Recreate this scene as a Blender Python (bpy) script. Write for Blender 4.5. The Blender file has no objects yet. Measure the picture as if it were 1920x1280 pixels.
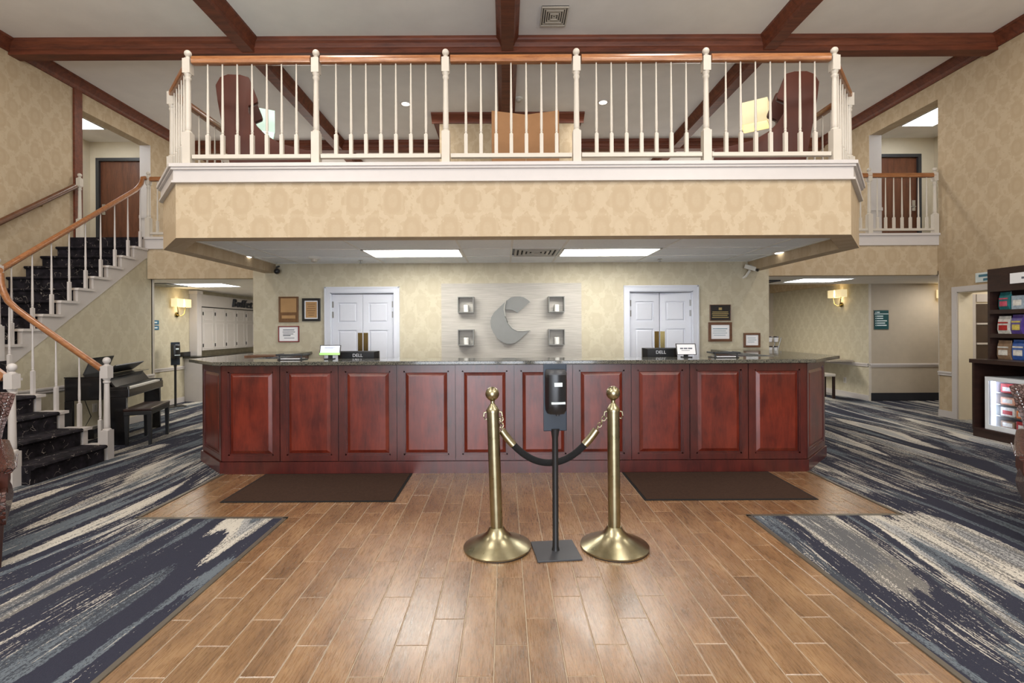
import bpy, bmesh, math, random
from mathutils import Vector, Matrix
random.seed(7)
SC = bpy.context.scene
COL = SC.collection
PI = math.pi
# ------------------------------------------------------------------ camera
F, CX, CY, EYE = 920.0, 946.0, 616.0, 1.45      # focal length and vanishing point in 1920x1280 pixels, eye height
K = F / 900.0
cam = bpy.data.cameras.new('camera')
cam.sensor_width = 36
cam.lens = F / 1920 * 36
cam.shift_x = (960 - CX) / 1920
cam.shift_y = (CY - 640) / 1920
cam.clip_start = .05
camo = bpy.data.objects.new('camera', cam)
camo.location = (0, 0, EYE)
camo.rotation_euler = (PI / 2, math.radians(.29), 0)
COL.objects.link(camo)
SC.camera = camo
# ------------------------------------------------------------------ world, exposure, large lights
w = bpy.data.worlds.new('world'); SC.world = w; w.use_nodes = True
w.node_tree.nodes['Background'].inputs[0].default_value = (.80, .88, 1, 1)
w.node_tree.nodes['Background'].inputs[1].default_value = 1.0
SC.view_settings.view_transform = 'Standard'
SC.view_settings.look = 'None'
SC.view_settings.gamma = 1
SC.view_settings.use_curve_mapping = False
SC.view_settings.exposure = 0.15

def area(name, loc, size, power, col=(1, 1, 1), rot=(0, 0, 0), spread=PI):
    l = bpy.data.lights.new(name, 'AREA'); l.shape = 'RECTANGLE'
    l.size, l.size_y = size; l.energy = power; l.color = col; l.spread = spread
    o = bpy.data.objects.new(name, l); o.location = loc; o.rotation_euler = rot
    COL.objects.link(o)
    return o

# daylight through the entrance glazing in the wall behind the camera
area('entrance_daylight', (0, -5.25, 1.5), (5.4, 2.7), 370, (.86, .92, 1), (PI / 2, 0, 0))
area('upper_fill', (0, -5.25, 4.3), (9.5, 1.8), 170, (.90, .95, 1), (PI / 2, 0, 0))  # added fill light; the wall above the entrance has no window
# added fill lamps under the lobby ceiling, out of view and without fixtures
for i, (x, y) in enumerate([(-5.3, 1.2), (-1.8, 1.2), (1.8, 1.2), (5.3, 1.2), (-5.3, 4.9), (5.3, 4.9), (-1.8, 4.0), (1.8, 4.0)]):
    area('lobby_fill_area', (x, y, 5.54), (.5, .5), 30, (1, .93, .84))
area('side_room_fill', (7.9, 6.8, 2.45), (.5, .5), 14, (1, .95, .88))  # added unseen lamp to brighten the room beyond the doorway
# lounge ceiling lamps: first two at the downlights, the rest unseen, without fixtures
for x, y in [(-1.79, 8.98), (1.82, 8.96), (-5.4, 9.0), (5.4, 9.0), (-1.8, 12.3), (1.8, 12.3)]:
    area('lounge_ceiling_light', (x, y, 5.52), (.25, .25), 26, (1, .95, .88))

def fill_point(name, loc, power, col, r=.25):
    l = bpy.data.lights.new(name, 'POINT'); l.energy = power; l.color = col; l.shadow_soft_size = r
    o = bpy.data.objects.new(name, l); o.location = loc; COL.objects.link(o)
# added unseen point lights that brighten the lobby and the upper lounge
for x in (-3.0, 3.0):
    fill_point('lobby_fill_point', (x, .6, 4.3), 190, (1, .95, .87))
for x in (-4.6, 4.6):
    fill_point('lounge_fill_point', (x, 12.4, 3.7), 85, (1, .95, .88), .7)
# added unseen area lights that brighten the two ground-floor corridors
area('corridor_turn_fill', (8.3, 8.9, 2.27), (.5, .5), 13, (1, .95, .88))
for x, y in ((-4.6, 10.2), (5.0, 11.0)):
    area('corridor_fill', (x, y, 2.27), (.6, .6), 48, (1, .95, .87))

# ------------------------------------------------------------------ helpers
def lin(c):
    return tuple(((v / 255) / 12.92 if v / 255 <= .04045 else ((v / 255 + .055) / 1.055) ** 2.4) for v in c)

class N:
    """small node-tree writer"""
    def __init__(s, name):
        s.m = bpy.data.materials.new(name); s.m.use_nodes = True
        s.t = s.m.node_tree; s.t.nodes.clear()
        s.out = s.t.nodes.new('ShaderNodeOutputMaterial')
        s.b = s.t.nodes.new('ShaderNodeBsdfPrincipled')
        s.t.links.new(s.b.outputs[0], s.out.inputs[0])
    def n(s, typ, **kw):
        nd = s.t.nodes.new('ShaderNode' + typ)
        for k, v in kw.items():
            setattr(nd, k, v)
        return nd
    def set(s, sock, v):
        if hasattr(v, 'is_output') or hasattr(v, 'links'):
            s.t.links.new(v, sock)
        else:
            sock.default_value = v
    def inp(s, name, v):
        if isinstance(v, tuple) and len(v) == 3 and 'Color' in name:
            v = v + (1,)
        s.set(s.b.inputs[name], v)
    def math(s, op, a, b=0.0, c=None):
        nd = s.n('Math', operation=op); s.set(nd.inputs[0], a); s.set(nd.inputs[1], b)
        if c is not None: s.set(nd.inputs[2], c)
        return nd.outputs[0]
    def pos(s):
        g = s.n('NewGeometry'); return g.outputs['Position']
    def obj(s):
        return s.n('TexCoord').outputs['Object']
    def sep(s, v):
        nd = s.n('SeparateXYZ'); s.set(nd.inputs[0], v); return nd.outputs
    def comb(s, x, y, z):
        nd = s.n('CombineXYZ')
        for i, v in enumerate((x, y, z)): s.set(nd.inputs[i], v)
        return nd.outputs[0]
    def scale(s, v, sc):
        nd = s.n('Mapping'); s.set(nd.inputs[0], v); nd.inputs['Scale'].default_value = sc
        return nd.outputs[0]
    def noise(s, v, scale, detail=2.0, rough=.5, dist=0.0):
        nd = s.n('TexNoise'); s.set(nd.inputs['Vector'], v)
        nd.inputs['Scale'].default_value = scale; nd.inputs['Detail'].default_value = detail
        nd.inputs['Roughness'].default_value = rough; nd.inputs['Distortion'].default_value = dist
        return nd.outputs[0]
    def voro(s, v, scale, feature='F1'):
        nd = s.n('TexVoronoi', feature=feature); s.set(nd.inputs['Vector'], v); nd.inputs['Scale'].default_value = scale
        return nd
    def ramp(s, f, stops, interp='LINEAR'):
        nd = s.n('ValToRGB'); s.set(nd.inputs[0], f); e = nd.color_ramp.elements
        nd.color_ramp.interpolation = interp
        while len(e) < len(stops): e.new(.5)
        for el, (p, c) in zip(e, stops):
            el.position = p; el.color = (*c, 1) if len(c) == 3 else c
        return nd.outputs[0]
    def mix(s, f, a, b):
        nd = s.n('Mix', data_type='RGBA'); s.set(nd.inputs[0], f)
        s.set(nd.inputs[6], a if not isinstance(a, tuple) else (*a, 1)); s.set(nd.inputs[7], b if not isinstance(b, tuple) else (*b, 1))
        return nd.outputs[2]
    def bump(s, h, strength=.3, dist=.01):
        nd = s.n('Bump'); s.set(nd.inputs['Height'], h)
        nd.inputs['Strength'].default_value = strength; nd.inputs['Distance'].default_value = dist
        s.t.links.new(nd.outputs[0], s.b.inputs['Normal'])

M = {}
def plain(key, rgb, rough=.5, metal=0.0, var=.06, nscale=9.0, spec=.5, bump=0.0, coat=0.0, emit=None, estr=0.0):
    n = N(key); c = lin(rgb)
    f = n.noise(n.obj(), nscale, 3)
    a = tuple(max(0, v * (1 - var)) for v in c); b = tuple(min(1, v * (1 + var)) for v in c)
    n.inp('Base Color', n.ramp(f, [(.3, a), (.7, b)]))
    n.inp('Roughness', rough); n.inp('Metallic', metal); n.inp('Specular IOR Level', spec)
    if coat: n.inp('Coat Weight', coat); n.inp('Coat Roughness', .12)
    if bump: n.bump(n.noise(n.obj(), nscale * 12, 2), bump, .004)
    if emit: n.inp('Emission Color', lin(emit)); n.inp('Emission Strength', estr)
    M[key] = n.m
    return n.m

def wallpaper(key, c1, c2, contrast=1.0):
    n = N(key); x, y, z = n.sep(n.pos())
    u = n.math('ADD', x, y)
    a = n.math('COSINE', n.math('MULTIPLY', u, 2 * PI / .34))
    b = n.math('COSINE', n.math('MULTIPLY', z, 2 * PI / .52))
    ab = n.math('ADD', a, b)
    ring = n.math('ABSOLUTE', n.math('ADD', ab, n.math('MULTIPLY', n.math('SUBTRACT', n.noise(n.pos(), 15, 3), .5), 4.2)))
    petals = n.math('COSINE', n.math('MULTIPLY', n.math('MULTIPLY', a, b), 7.0))
    p = n.math('ADD', n.math('MULTIPLY', n.math('LESS_THAN', ring, .55), .5), n.math('MULTIPLY', petals, .16))
    fine = n.noise(n.pos(), 60, 2)
    f = n.math('ADD', p, n.math('MULTIPLY', fine, .35))
    f = n.math('MULTIPLY', f, contrast)
    n.inp('Base Color', n.ramp(f, [(.12, lin(c1)), (.75, lin(c2))]))
    n.inp('Roughness', .62); n.inp('Specular IOR Level', .3)
    M[key] = n.m

def wood(key, c1, c2, rough=.35, stretch=(1, 14, 14), sc=2.2, coat=.3, blotch=0.0):
    n = N(key); v = n.scale(n.obj(), stretch)
    f = n.noise(v, sc, 5, .6, .6)
    g = n.noise(v, sc * 7, 2)
    f = n.math('ADD', n.math('MULTIPLY', f, .75), n.math('MULTIPLY', g, .25))
    if blotch:
        f = n.math('ADD', f, n.math('MULTIPLY', n.math('SUBTRACT', n.noise(n.pos(), 5, 3), .5), blotch))
    n.inp('Base Color', n.ramp(f, [(.34, lin(c1)), (.66, lin(c2))]))
    n.inp('Roughness', rough); n.inp('Coat Weight', coat); n.inp('Coat Roughness', .36 if 'cherry' in key else .2)
    n.bump(g, .05, .002)
    M[key] = n.m

wallpaper('paper', (180, 160, 131), (190, 172, 144))
wallpaper('paper_low', (188, 179, 155), (197, 189, 166))  # same wallpaper, with the lower walls' different light put into the colour
plain('taupe', (176, 164, 146), .7, var=.03)
plain('ceiling_paint', (240, 236, 231), .9, var=.03, nscale=3, bump=.08)
plain('tile_white', (238, 243, 246), .85, var=.03, nscale=40, bump=.15)
plain('tbar', (226, 226, 222), .5)
plain('white_paint', (200, 194, 190), .42, var=.015)
plain('cream_paint', (198, 190, 177), .45, var=.02)
plain('door_white', (208, 211, 220), .38, var=.015)
plain('hall_wall', (222, 212, 190), .7, var=.02)
wood('beam_wood', (80, 38, 22), (122, 64, 40), .55, (1, 9, 9), 1.6, .0)
wood('oak', (128, 78, 44), (170, 114, 70), .3, (3, 16, 16), 2, .5)
wood('cherry', (76, 21, 12), (114, 40, 23), .27, (6, 6, 1.2), 1.4, .5, .5)
wood('cherry_frame', (58, 17, 13), (88, 30, 22), .26, (6, 6, 1.2), 1.6, .7, .25)
wood('hotel_door', (84, 46, 28), (120, 72, 46), .4, (8, 8, 1), 2, .2)
wood('espresso', (36, 20, 16), (54, 32, 26), .45, (2, 2, 9), 2, .1)
wood('walnut_frame', (84, 52, 34), (112, 74, 50), .4, (5, 5, 5), 3, .2)
wood('plaque_brown', (96, 64, 34), (122, 86, 50), .45, (6, 6, 2), 3, .2)
plain('black_gloss', (18, 17, 19), .16, coat=.6)
plain('black_satin', (24, 24, 26), .45)
plain('black_plastic', (28, 29, 32), .32)
plain('charcoal', (58, 60, 64), .4)
plain('navy_board', (28, 40, 54), .4)
plain('mat_brown', (66, 50, 42), .95, var=.14, nscale=60, spec=.1, bump=.5)
plain('grey_trim', (112, 106, 96), .4, metal=.5)
plain('chrome', (210, 210, 210), .2, metal=1)
plain('brass_plate', (150, 136, 92), .22, metal=1)
plain('steel', (150, 150, 148), .35, metal=1)
plain('emblem_grey', (128, 128, 124), .45, var=.03)
plain('candle', (240, 238, 232), .5, var=.01)
plain('paper_white', (236, 236, 238), .6, var=.01)
plain('paper_tan', (176, 138, 92), .6, var=.06)
plain('dark_pane', (70, 56, 48), .15)
plain('ink', (96, 100, 110), .6)
plain('letter_white', (220, 222, 226), .4)
plain('ink_teal', (70, 120, 140), .6)
plain('gold_ink', (170, 150, 96), .5)
plain('red_frame', (122, 34, 34), .4)
plain('teal_sign', (16, 74, 78), .4)
plain('sign_white', (214, 226, 228), .5)
plain('blue_sign', (52, 104, 130), .4)
plain('cardboard', (158, 116, 78), .8, var=.05)
plain('rope_black', (14, 14, 16), .95, bump=.6, nscale=30)
plain('light_panel', (255, 255, 255), .5, emit=(255, 252, 244), estr=18.0)
plain('hall_panel', (255, 255, 255), .5, emit=(248, 251, 255), estr=8.0)
plain('down_lens', (255, 255, 255), .5, emit=(255, 246, 228), estr=5.0)
plain('shade_warm', (250, 236, 196), .7, emit=(255, 232, 176), estr=.30)
plain('shade_cool', (226, 250, 240), .7, emit=(205, 248, 228), estr=.34)
plain('shade_sconce', (250, 236, 190), .7, emit=(255, 230, 176), estr=.5)
plain('bulb', (255, 240, 210), .5, emit=(255, 226, 170), estr=2.5)
plain('screen', (226, 232, 246), .3, emit=(200, 212, 238), estr=.55)
plain('screen_green', (150, 210, 110), .3, emit=(150, 205, 110), estr=.5)
plain('fridge_white', (232, 236, 240), .35, var=.01)
plain('fridge_glow', (240, 246, 255), .5, emit=(215, 228, 255), estr=6.0)
plain('leather_dark', (46, 26, 20), .34, var=.15, nscale=5)
plain('wing_leather', (76, 34, 20), .5, var=.18, nscale=4, spec=.3)
plain('vent_grey', (176, 174, 166), .5)
plain('vent_dark', (34, 32, 30), .9)
plain('camera_white', (224, 222, 214), .4)
plain('buffet_paint', (192, 186, 181), .5, var=.02)
plain('dark_base', (26, 28, 36), .7)

def brass():
    n = N('brass'); f = n.noise(n.obj(), 18, 4)
    n.inp('Base Color', n.ramp(f, [(.3, lin((150, 144, 116))), (.7, lin((172, 164, 136)))]))
    n.inp('Metallic', 1.0); n.inp('Roughness', n.math('ADD', n.math('MULTIPLY', f, .10), .24))
    M['brass'] = n.m
brass()

def croc():
    n = N('croc'); v = n.voro(n.obj(), 42)
    e = n.voro(n.obj(), 42, 'DISTANCE_TO_EDGE')
    f = n.math('MINIMUM', n.math('MULTIPLY', e.outputs['Distance'], 9.0), 1.0)
    n.inp('Base Color', n.mix(f, lin((24, 12, 9)), lin((74, 38, 28))))
    n.inp('Roughness', .3); n.inp('Coat Weight', .3); n.bump(f, .7, .004)
    M['croc'] = n.m
croc()

def granite():
    n = N('granite'); v = n.voro(n.pos(), 95)
    f = n.noise(n.pos(), 60, 4, .7)
    g = n.math('ADD', n.math('MULTIPLY', v.outputs['Distance'], .5), n.math('MULTIPLY', f, .6))
    n.inp('Base Color', n.ramp(g, [(.36, lin((30, 34, 34))), (.5, lin((66, 68, 62))), (.62, lin((112, 108, 96))), (.74, lin((50, 50, 48)))]))
    n.inp('Roughness', .12); n.inp('Coat Weight', .3)
    M['granite'] = n.m
granite()

def linen():
    n = N('linen'); x, y, z = n.sep(n.pos())
    v = n.comb(n.math('MULTIPLY', x, 3.0), y, n.math('MULTIPLY', z, 90.0))
    f = n.noise(v, 1.0, 3, .6)
    n.inp('Base Color', n.ramp(f, [(.3, lin((168, 163, 154))), (.7, lin((194, 189, 181)))]))
    n.inp('Roughness', .7); n.bump(f, .25, .003)
    M['linen'] = n.m
linen()

def carpet():
    n = N('carpet'); x, y, z = n.sep(n.pos())
    warp = n.noise(n.comb(n.math('MULTIPLY', x, .40), n.math('MULTIPLY', y, .34), 0.0), 1.0, 1)
    u = n.math('ADD', x, n.math('MULTIPLY', n.math('SUBTRACT', warp, .5), .50))
    # ragged brush edges: long thin threads plus fine stitches
    thr = n.math('SUBTRACT', n.noise(n.comb(n.math('MULTIPLY', u, 34.0), n.math('MULTIPLY', y, 2.2), 0.0), 1.0, 3, .7), .5)
    sti = n.math('SUBTRACT', n.noise(n.comb(n.math('MULTIPLY', u, 120.0), n.math('MULTIPLY', y, 34.0), 4.0), 1.0, 2, .6), .5)
    band = n.noise(n.comb(n.math('MULTIPLY', u, 2.5), n.math('MULTIPLY', y, .24), 3.7), 1.0, 1.0, .4)
    band = n.math('ADD', band, n.math('ADD', n.math('MULTIPLY', thr, .055), n.math('MULTIPLY', sti, .03)))
    navy, slate, cream, grey, dark = [lin(c) for c in ((43, 43, 58), (102, 110, 118), (205, 199, 187), (172, 172, 170), (36, 37, 48))]
    base = n.ramp(band, [(0.0, grey), (.31, cream), (.355, navy), (.435, slate), (.475, navy), (.545, cream), (.585, grey), (.615, slate), (.655, navy)], 'CONSTANT')
    bw = n.n('RGBToBW'); n.set(bw.inputs[0], base)
    # dark stitches and threads break the light bands
    f1 = n.noise(n.comb(n.math('MULTIPLY', u, 150.0), n.math('MULTIPLY', y, 55.0), 9.1), 1.0, 2, .7)
    f2 = n.noise(n.comb(n.math('MULTIPLY', u, 46.0), n.math('MULTIPLY', y, 1.7), 2.3), 1.0, 3, .65)
    reg = n.noise(n.comb(n.math('MULTIPLY', u, 2.0), n.math('MULTIPLY', y, .5), 31.0), 1.0, 1)
    fl = n.math('ADD', n.math('MULTIPLY', f1, .55), n.math('ADD', n.math('MULTIPLY', f2, .45), n.math('MULTIPLY', n.math('SUBTRACT', reg, .5), .45)))
    fm = n.math('MULTIPLY', n.math('GREATER_THAN', fl, .515), n.math('GREATER_THAN', bw.outputs[0], .08))
    base = n.mix(n.math('MULTIPLY', fm, .75), base, dark)
    # light threads wander into the dark bands
    g2 = n.noise(n.comb(n.math('MULTIPLY', u, 52.0), n.math('MULTIPLY', y, 2.4), 21.0), 1.0, 3, .7)
    reg2 = n.noise(n.comb(n.math('MULTIPLY', u, 1.9), n.math('MULTIPLY', y, .5), 47.0), 1.0, 1)
    gm = n.math('GREATER_THAN', n.math('ADD', n.math('ADD', n.math('MULTIPLY', g2, .7), n.math('MULTIPLY', f1, .3)), n.math('MULTIPLY', n.math('SUBTRACT', reg2, .5), .5)), .595)
    base = n.mix(n.math('MULTIPLY', gm, .8), base, cream)
    pile = n.noise(n.pos(), 190, 2)
    base = n.mix(n.math('MULTIPLY', pile, .3), base, tuple(v * .5 for v in slate))
    n.inp('Base Color', base); n.inp('Roughness', .95); n.inp('Specular IOR Level', .15)
    n.bump(pile, .5, .006)
    M['carpet'] = n.m
carpet()

def stair_carpet():
    n = N('stair_carpet'); d = n.noise(n.pos(), 3.2, 3)
    p = n.n('VectorMath', operation='ADD'); n.set(p.inputs[0], n.pos())
    q = n.n('VectorMath', operation='SCALE'); nn = n.n('TexNoise'); n.set(nn.inputs['Vector'], n.pos()); nn.inputs['Scale'].default_value = 7
    n.set(q.inputs[0], nn.outputs['Color']); q.inputs['Scale'].default_value = .25
    n.set(p.inputs[1], q.outputs[0])
    e = n.voro(p.outputs[0], 5.2, 'DISTANCE_TO_EDGE')
    vein = n.math('MULTIPLY', n.math('LESS_THAN', e.outputs['Distance'], .008), n.math('MULTIPLY', n.math('GREATER_THAN', n.noise(n.pos(), 11, 2), .53), .7))
    base = n.ramp(n.noise(n.pos(), 12, 3), [(.35, lin((20, 18, 22))), (.7, lin((44, 40, 46)))])
    n.inp('Base Color', n.mix(vein, base, lin((176, 166, 156))))
    n.inp('Roughness', .9); n.inp('Specular IOR Level', .2); n.bump(n.noise(n.pos(), 160, 1), .4, .004)
    M['stair_carpet'] = n.m
stair_carpet()

def plank_mat():
    n = N('plank_tile')
    r = n.n('ObjectInfo').outputs['Random']
    x, y, z = n.sep(n.pos())
    yy = n.math('ADD', y, n.math('MULTIPLY', r, 37.0))
    g = n.noise(n.comb(n.math('MULTIPLY', x, 130.0), n.math('MULTIPLY', yy, 9.0), 0.0), 1.0, 4, .7, .6)
    m = n.noise(n.comb(n.math('MULTIPLY', x, 7.0), n.math('MULTIPLY', yy, 2.2), 2.0), 1.0, 3)
    f = n.math('ADD', n.math('MULTIPLY', g, .55), n.math('MULTIPLY', m, .45))
    base = n.ramp(f, [(.32, lin((92, 67, 44))), (.52, lin((137, 104, 71))), (.72, lin((170, 138, 100)))])
    hv = n.n('HueSaturation'); n.set(hv.inputs['Color'], base)
    n.set(hv.inputs['Value'], n.math('ADD', n.math('MULTIPLY', r, .22), .88)); hv.inputs['Saturation'].default_value = 1.0
    n.inp('Base Color', hv.outputs[0])
    n.inp('Roughness', n.math('ADD', n.math('MULTIPLY', g, .16), .20)); n.inp('Specular IOR Level', .8); n.inp('Coat Weight', .7); n.inp('Coat Roughness', .24)
    rip = n.noise(n.comb(n.math('MULTIPLY', x, 120.0), n.math('MULTIPLY', yy, 20.0), 5.0), 1.0, 3, .7, 1.2)
    n.bump(rip, .5, .003)
    M['plank_tile'] = n.m
plank_mat()
plain('grout', (180, 166, 146), .85, var=.08, nscale=20)

def glass():
    n = N('fridge_glass')
    n.inp('Base Color', (1, 1, 1)); n.inp('Transmission Weight', 1.0); n.inp('Roughness', .02); n.inp('IOR', 1.1)
    M['glass'] = n.m
glass()

# ------------------------------------------------------------------ mesh builder
class MB:
    def __init__(s): s.v, s.f = [], []
    def add(s, vs, fs):
        o = len(s.v); s.v += [tuple(p) for p in vs]; s.f += [tuple(i + o for i in q) for q in fs]; return s
    def box(s, x0, x1, y0, y1, z0, z1):
        return s.add([(x0, y0, z0), (x1, y0, z0), (x1, y1, z0), (x0, y1, z0), (x0, y0, z1), (x1, y0, z1), (x1, y1, z1), (x0, y1, z1)],
                     [(0, 3, 2, 1), (4, 5, 6, 7), (0, 1, 5, 4), (1, 2, 6, 5), (2, 3, 7, 6), (3, 0, 4, 7)])
    def prism(s, poly, axis, a0, a1):
        def P(p, a): return {'x': (a, p[0], p[1]), 'y': (p[0], a, p[1]), 'z': (p[0], p[1], a)}[axis]
        n = len(poly)
        return s.add([P(p, a0) for p in poly] + [P(p, a1) for p in poly],
                     [tuple(range(n)), tuple(range(2 * n - 1, n - 1, -1))] + [(i, i + n, (i + 1) % n + n, (i + 1) % n) for i in range(n)])
    def lathe(s, prof, cx=0, cy=0, n=14, cap=True):
        vs, fs = [], []
        for r, z in prof:
            for k in range(n):
                a = 2 * PI * k / n; vs.append((cx + r * math.cos(a), cy + r * math.sin(a), z))
        for i in range(len(prof) - 1):
            for k in range(n):
                fs.append((i * n + k, i * n + (k + 1) % n, (i + 1) * n + (k + 1) % n, (i + 1) * n + k))
        if cap:
            fs.append(tuple(range(n - 1, -1, -1))); b = (len(prof) - 1) * n; fs.append(tuple(range(b, b + n)))
        return s.add(vs, fs)
    def tube(s, pts, r, n=8, ry=None):
        pts = [Vector(p) for p in pts]; vs, fs = [], []; rr = r if isinstance(r, (list, tuple)) else [r] * len(pts)
        up0 = None
        for i, p in enumerate(pts):
            t = (pts[min(i + 1, len(pts) - 1)] - pts[max(i - 1, 0)]).normalized()
            ref = Vector((0, 0, 1)) if abs(t.z) < .95 else Vector((0, 1, 0)) if up0 is None else up0
            a = t.cross(ref)
            if a.length < 1e-4: a = t.cross(Vector((1, 0, 0)))
            a.normalize(); b = a.cross(t).normalized(); up0 = b
            for k in range(n):
                q = 2 * PI * k / n + PI / n
                vs.append(p + a * math.cos(q) * rr[i] + b * math.sin(q) * (ry or rr[i]))
        for i in range(len(pts) - 1):
            for k in range(n):
                fs.append((i * n + k, i * n + (k + 1) % n, (i + 1) * n + (k + 1) % n, (i + 1) * n + k))
        fs.append(tuple(range(n))); b = (len(pts) - 1) * n; fs.append(tuple(range(b + n - 1, b - 1, -1)))
        return s.add(vs, fs)
    def loft(s, rings):
        n = len(rings[0]); vs = [p for r in rings for p in r]; fs = []
        for i in range(len(rings) - 1):
            for k in range(n):
                fs.append((i * n + k, i * n + (k + 1) % n, (i + 1) * n + (k + 1) % n, (i + 1) * n + k))
        fs.append(tuple(range(n - 1, -1, -1))); b = (len(rings) - 1) * n; fs.append(tuple(range(b, b + n)))
        return s.add(vs, fs)
    def sphere(s, c, r, n=14, m=9, sz=1.0):
        prof = [(max(1e-4, r * math.sin(PI * i / m)), c[2] - r * sz * math.cos(PI * i / m)) for i in range(m + 1)]
        return s.lathe(prof, c[0], c[1], n)
    def xf(s, mat):
        s.v = [tuple(mat @ Vector(p)) for p in s.v]; return s
    def mesh(s, name, mat, smooth=False, bevel=0.0, off=(0, 0, 0)):
        me = bpy.data.meshes.new(name)
        bm = bmesh.new()
        vs = [bm.verts.new((p[0] - off[0], p[1] - off[1], p[2] - off[2])) for p in s.v]
        for q in s.f:
            try: bm.faces.new([vs[i] for i in q])
            except ValueError: pass
        bmesh.ops.recalc_face_normals(bm, faces=bm.faces)
        if bevel:
            ed = [e for e in bm.edges if len(e.link_faces) == 2 and e.calc_face_angle(0) > .5]
            bmesh.ops.bevel(bm, geom=ed, offset=bevel, segments=2, profile=.6, affect='EDGES', clamp_overlap=True)
        if smooth:
            for fc in bm.faces: fc.smooth = True
        bm.to_mesh(me); bm.free()
        if smooth:
            try: me.set_sharp_from_angle(angle=math.radians(40))
            except Exception: pass
        me.materials.append(M[mat])
        return me

def link(name, me, parent=None, loc=(0, 0, 0), rot=(0, 0, 0)):
    o = bpy.data.objects.new(name, me); COL.objects.link(o)
    o.location = loc; o.rotation_euler = rot
    if parent: o.parent = parent
    return o
def tag(o, label=None, cat=None, group=None, kind=None):
    for k, v in (('label', label), ('category', cat), ('group', group), ('kind', kind)):
        if v: o[k] = v
    return o
def thing(name, label, cat, loc=(0, 0, 0), rz=0, group=None):
    o = link(name, None, None, loc, (0, 0, rz)); o.empty_display_size = .1
    return tag(o, label, cat, group)
def solo(name, mb, mat, label, cat, group=None, smooth=False, bevel=0.0, origin=None):
    """a thing that is one mesh, built in world coordinates; its origin is put at its base"""
    if origin is None:
        xs = [p[0] for p in mb.v]; ys = [p[1] for p in mb.v]; zs = [p[2] for p in mb.v]
        origin = ((min(xs) + max(xs)) / 2, (min(ys) + max(ys)) / 2, min(zs))
    return tag(link(name, mb.mesh(name, mat, smooth, bevel, origin), None, origin), label, cat, group)
def part(name, mb, mat, parent, smooth=False, bevel=0.0, world=True, label=None):
    """a part; world=True: vertices are world coordinates and the parent is not rotated"""
    off = (0, 0, 0)
    if world:
        p = parent; off = Vector((0, 0, 0))
        while p: off = off + p.location; p = p.parent
    o = link(name, mb.mesh(name, mat, smooth, bevel, off), parent)
    if label: o['label'] = label
    return o
def struct(name, mb, mat, parent=None, smooth=False, bevel=0.0):
    o = link(name, mb.mesh(name, mat, smooth, bevel), parent)
    if not parent: o['kind'] = 'structure'
    return o
def copy_tree(o, parent=None):
    c = o.copy(); COL.objects.link(c); c.parent = parent
    for ch in o.children: copy_tree(ch, c)
    return c
def text_mesh(s, size, mat, extrude=.002, shear=0.0):
    cu = bpy.data.curves.new('lettering', 'FONT'); cu.body = s; cu.size = size; cu.extrude = extrude; cu.shear = shear; cu.space_character = 1.35 if shear else 1
    cu.align_x = 'CENTER'; cu.align_y = 'CENTER'; cu.resolution_u = 3
    o = bpy.data.objects.new('lettering', cu); COL.objects.link(o)
    bpy.context.view_layer.update()
    me = bpy.data.meshes.new_from_object(o.evaluated_get(bpy.context.evaluated_depsgraph_get()))
    bpy.data.objects.remove(o); bpy.data.curves.remove(cu)
    me.materials.clear(); me.materials.append(M[mat])
    return me
def px(x, Y):            # pixel column at depth Y -> X
    return (x - CX) * Y / F
def pz(y, Y, x=CX):      # pixel row at depth Y -> Z, allowing for the small roll of the camera
    return EYE - (y + .005 * (x - CX) - CY) * Y / F

# ------------------------------------------------------------------ key dimensions (metres)
ZB = 2.93                                                 # balcony deck
YB, YC, YW, YH = 4.3 * K, 4.84 * K, 7.0 * K, 7.8 * K      # balcony front, counter front, office wall, header wall
ZF, ZS, ZT, ZC = 2.96, 2.277, 2.415, 5.58                 # upper floor, balcony soffit, drop ceiling, lobby ceiling
XL, XR = -7.04, 7.04
Y0, Y1 = -5.3, 14.0                                       # room ends
ZLOW = 2.29                                               # corridor ceiling

# ================================================================== FLOOR
TX0, TX1, CX0, CX1, TY, TEND = -1.69, 1.87, -2.84, 3.05, 3.78, YC + .05
m = MB()
m.box(-9.4, TX0, Y0, TY, -.06, .004); m.box(TX1, 9.4, Y0, TY, -.06, .004)
m.box(-9.4, CX0, TY, TEND, -.06, .004); m.box(CX1, 9.4, TY, TEND, -.06, .004)
m.box(-9.4, 9.4, TEND, Y1, -.06, .004)
tag(struct('floor', m, 'carpet'), 'navy carpet with brushed cream, slate and grey streaks')
m = MB(); m.box(TX0, TX1, Y0, TY, -.06, -.003); m.box(CX0, CX1, TY, TEND, -.06, -.003)
pf = struct('plank_floor', m, 'grout')
tag(pf, 'wood-look brown plank tile floor between the carpets')
PW, PL = .1524, .6096
cache = {}
i0 = int(math.floor((CX0 - .10) / PW)); i1 = int(math.ceil((CX1 - .10) / PW))
rest = MB()
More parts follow.
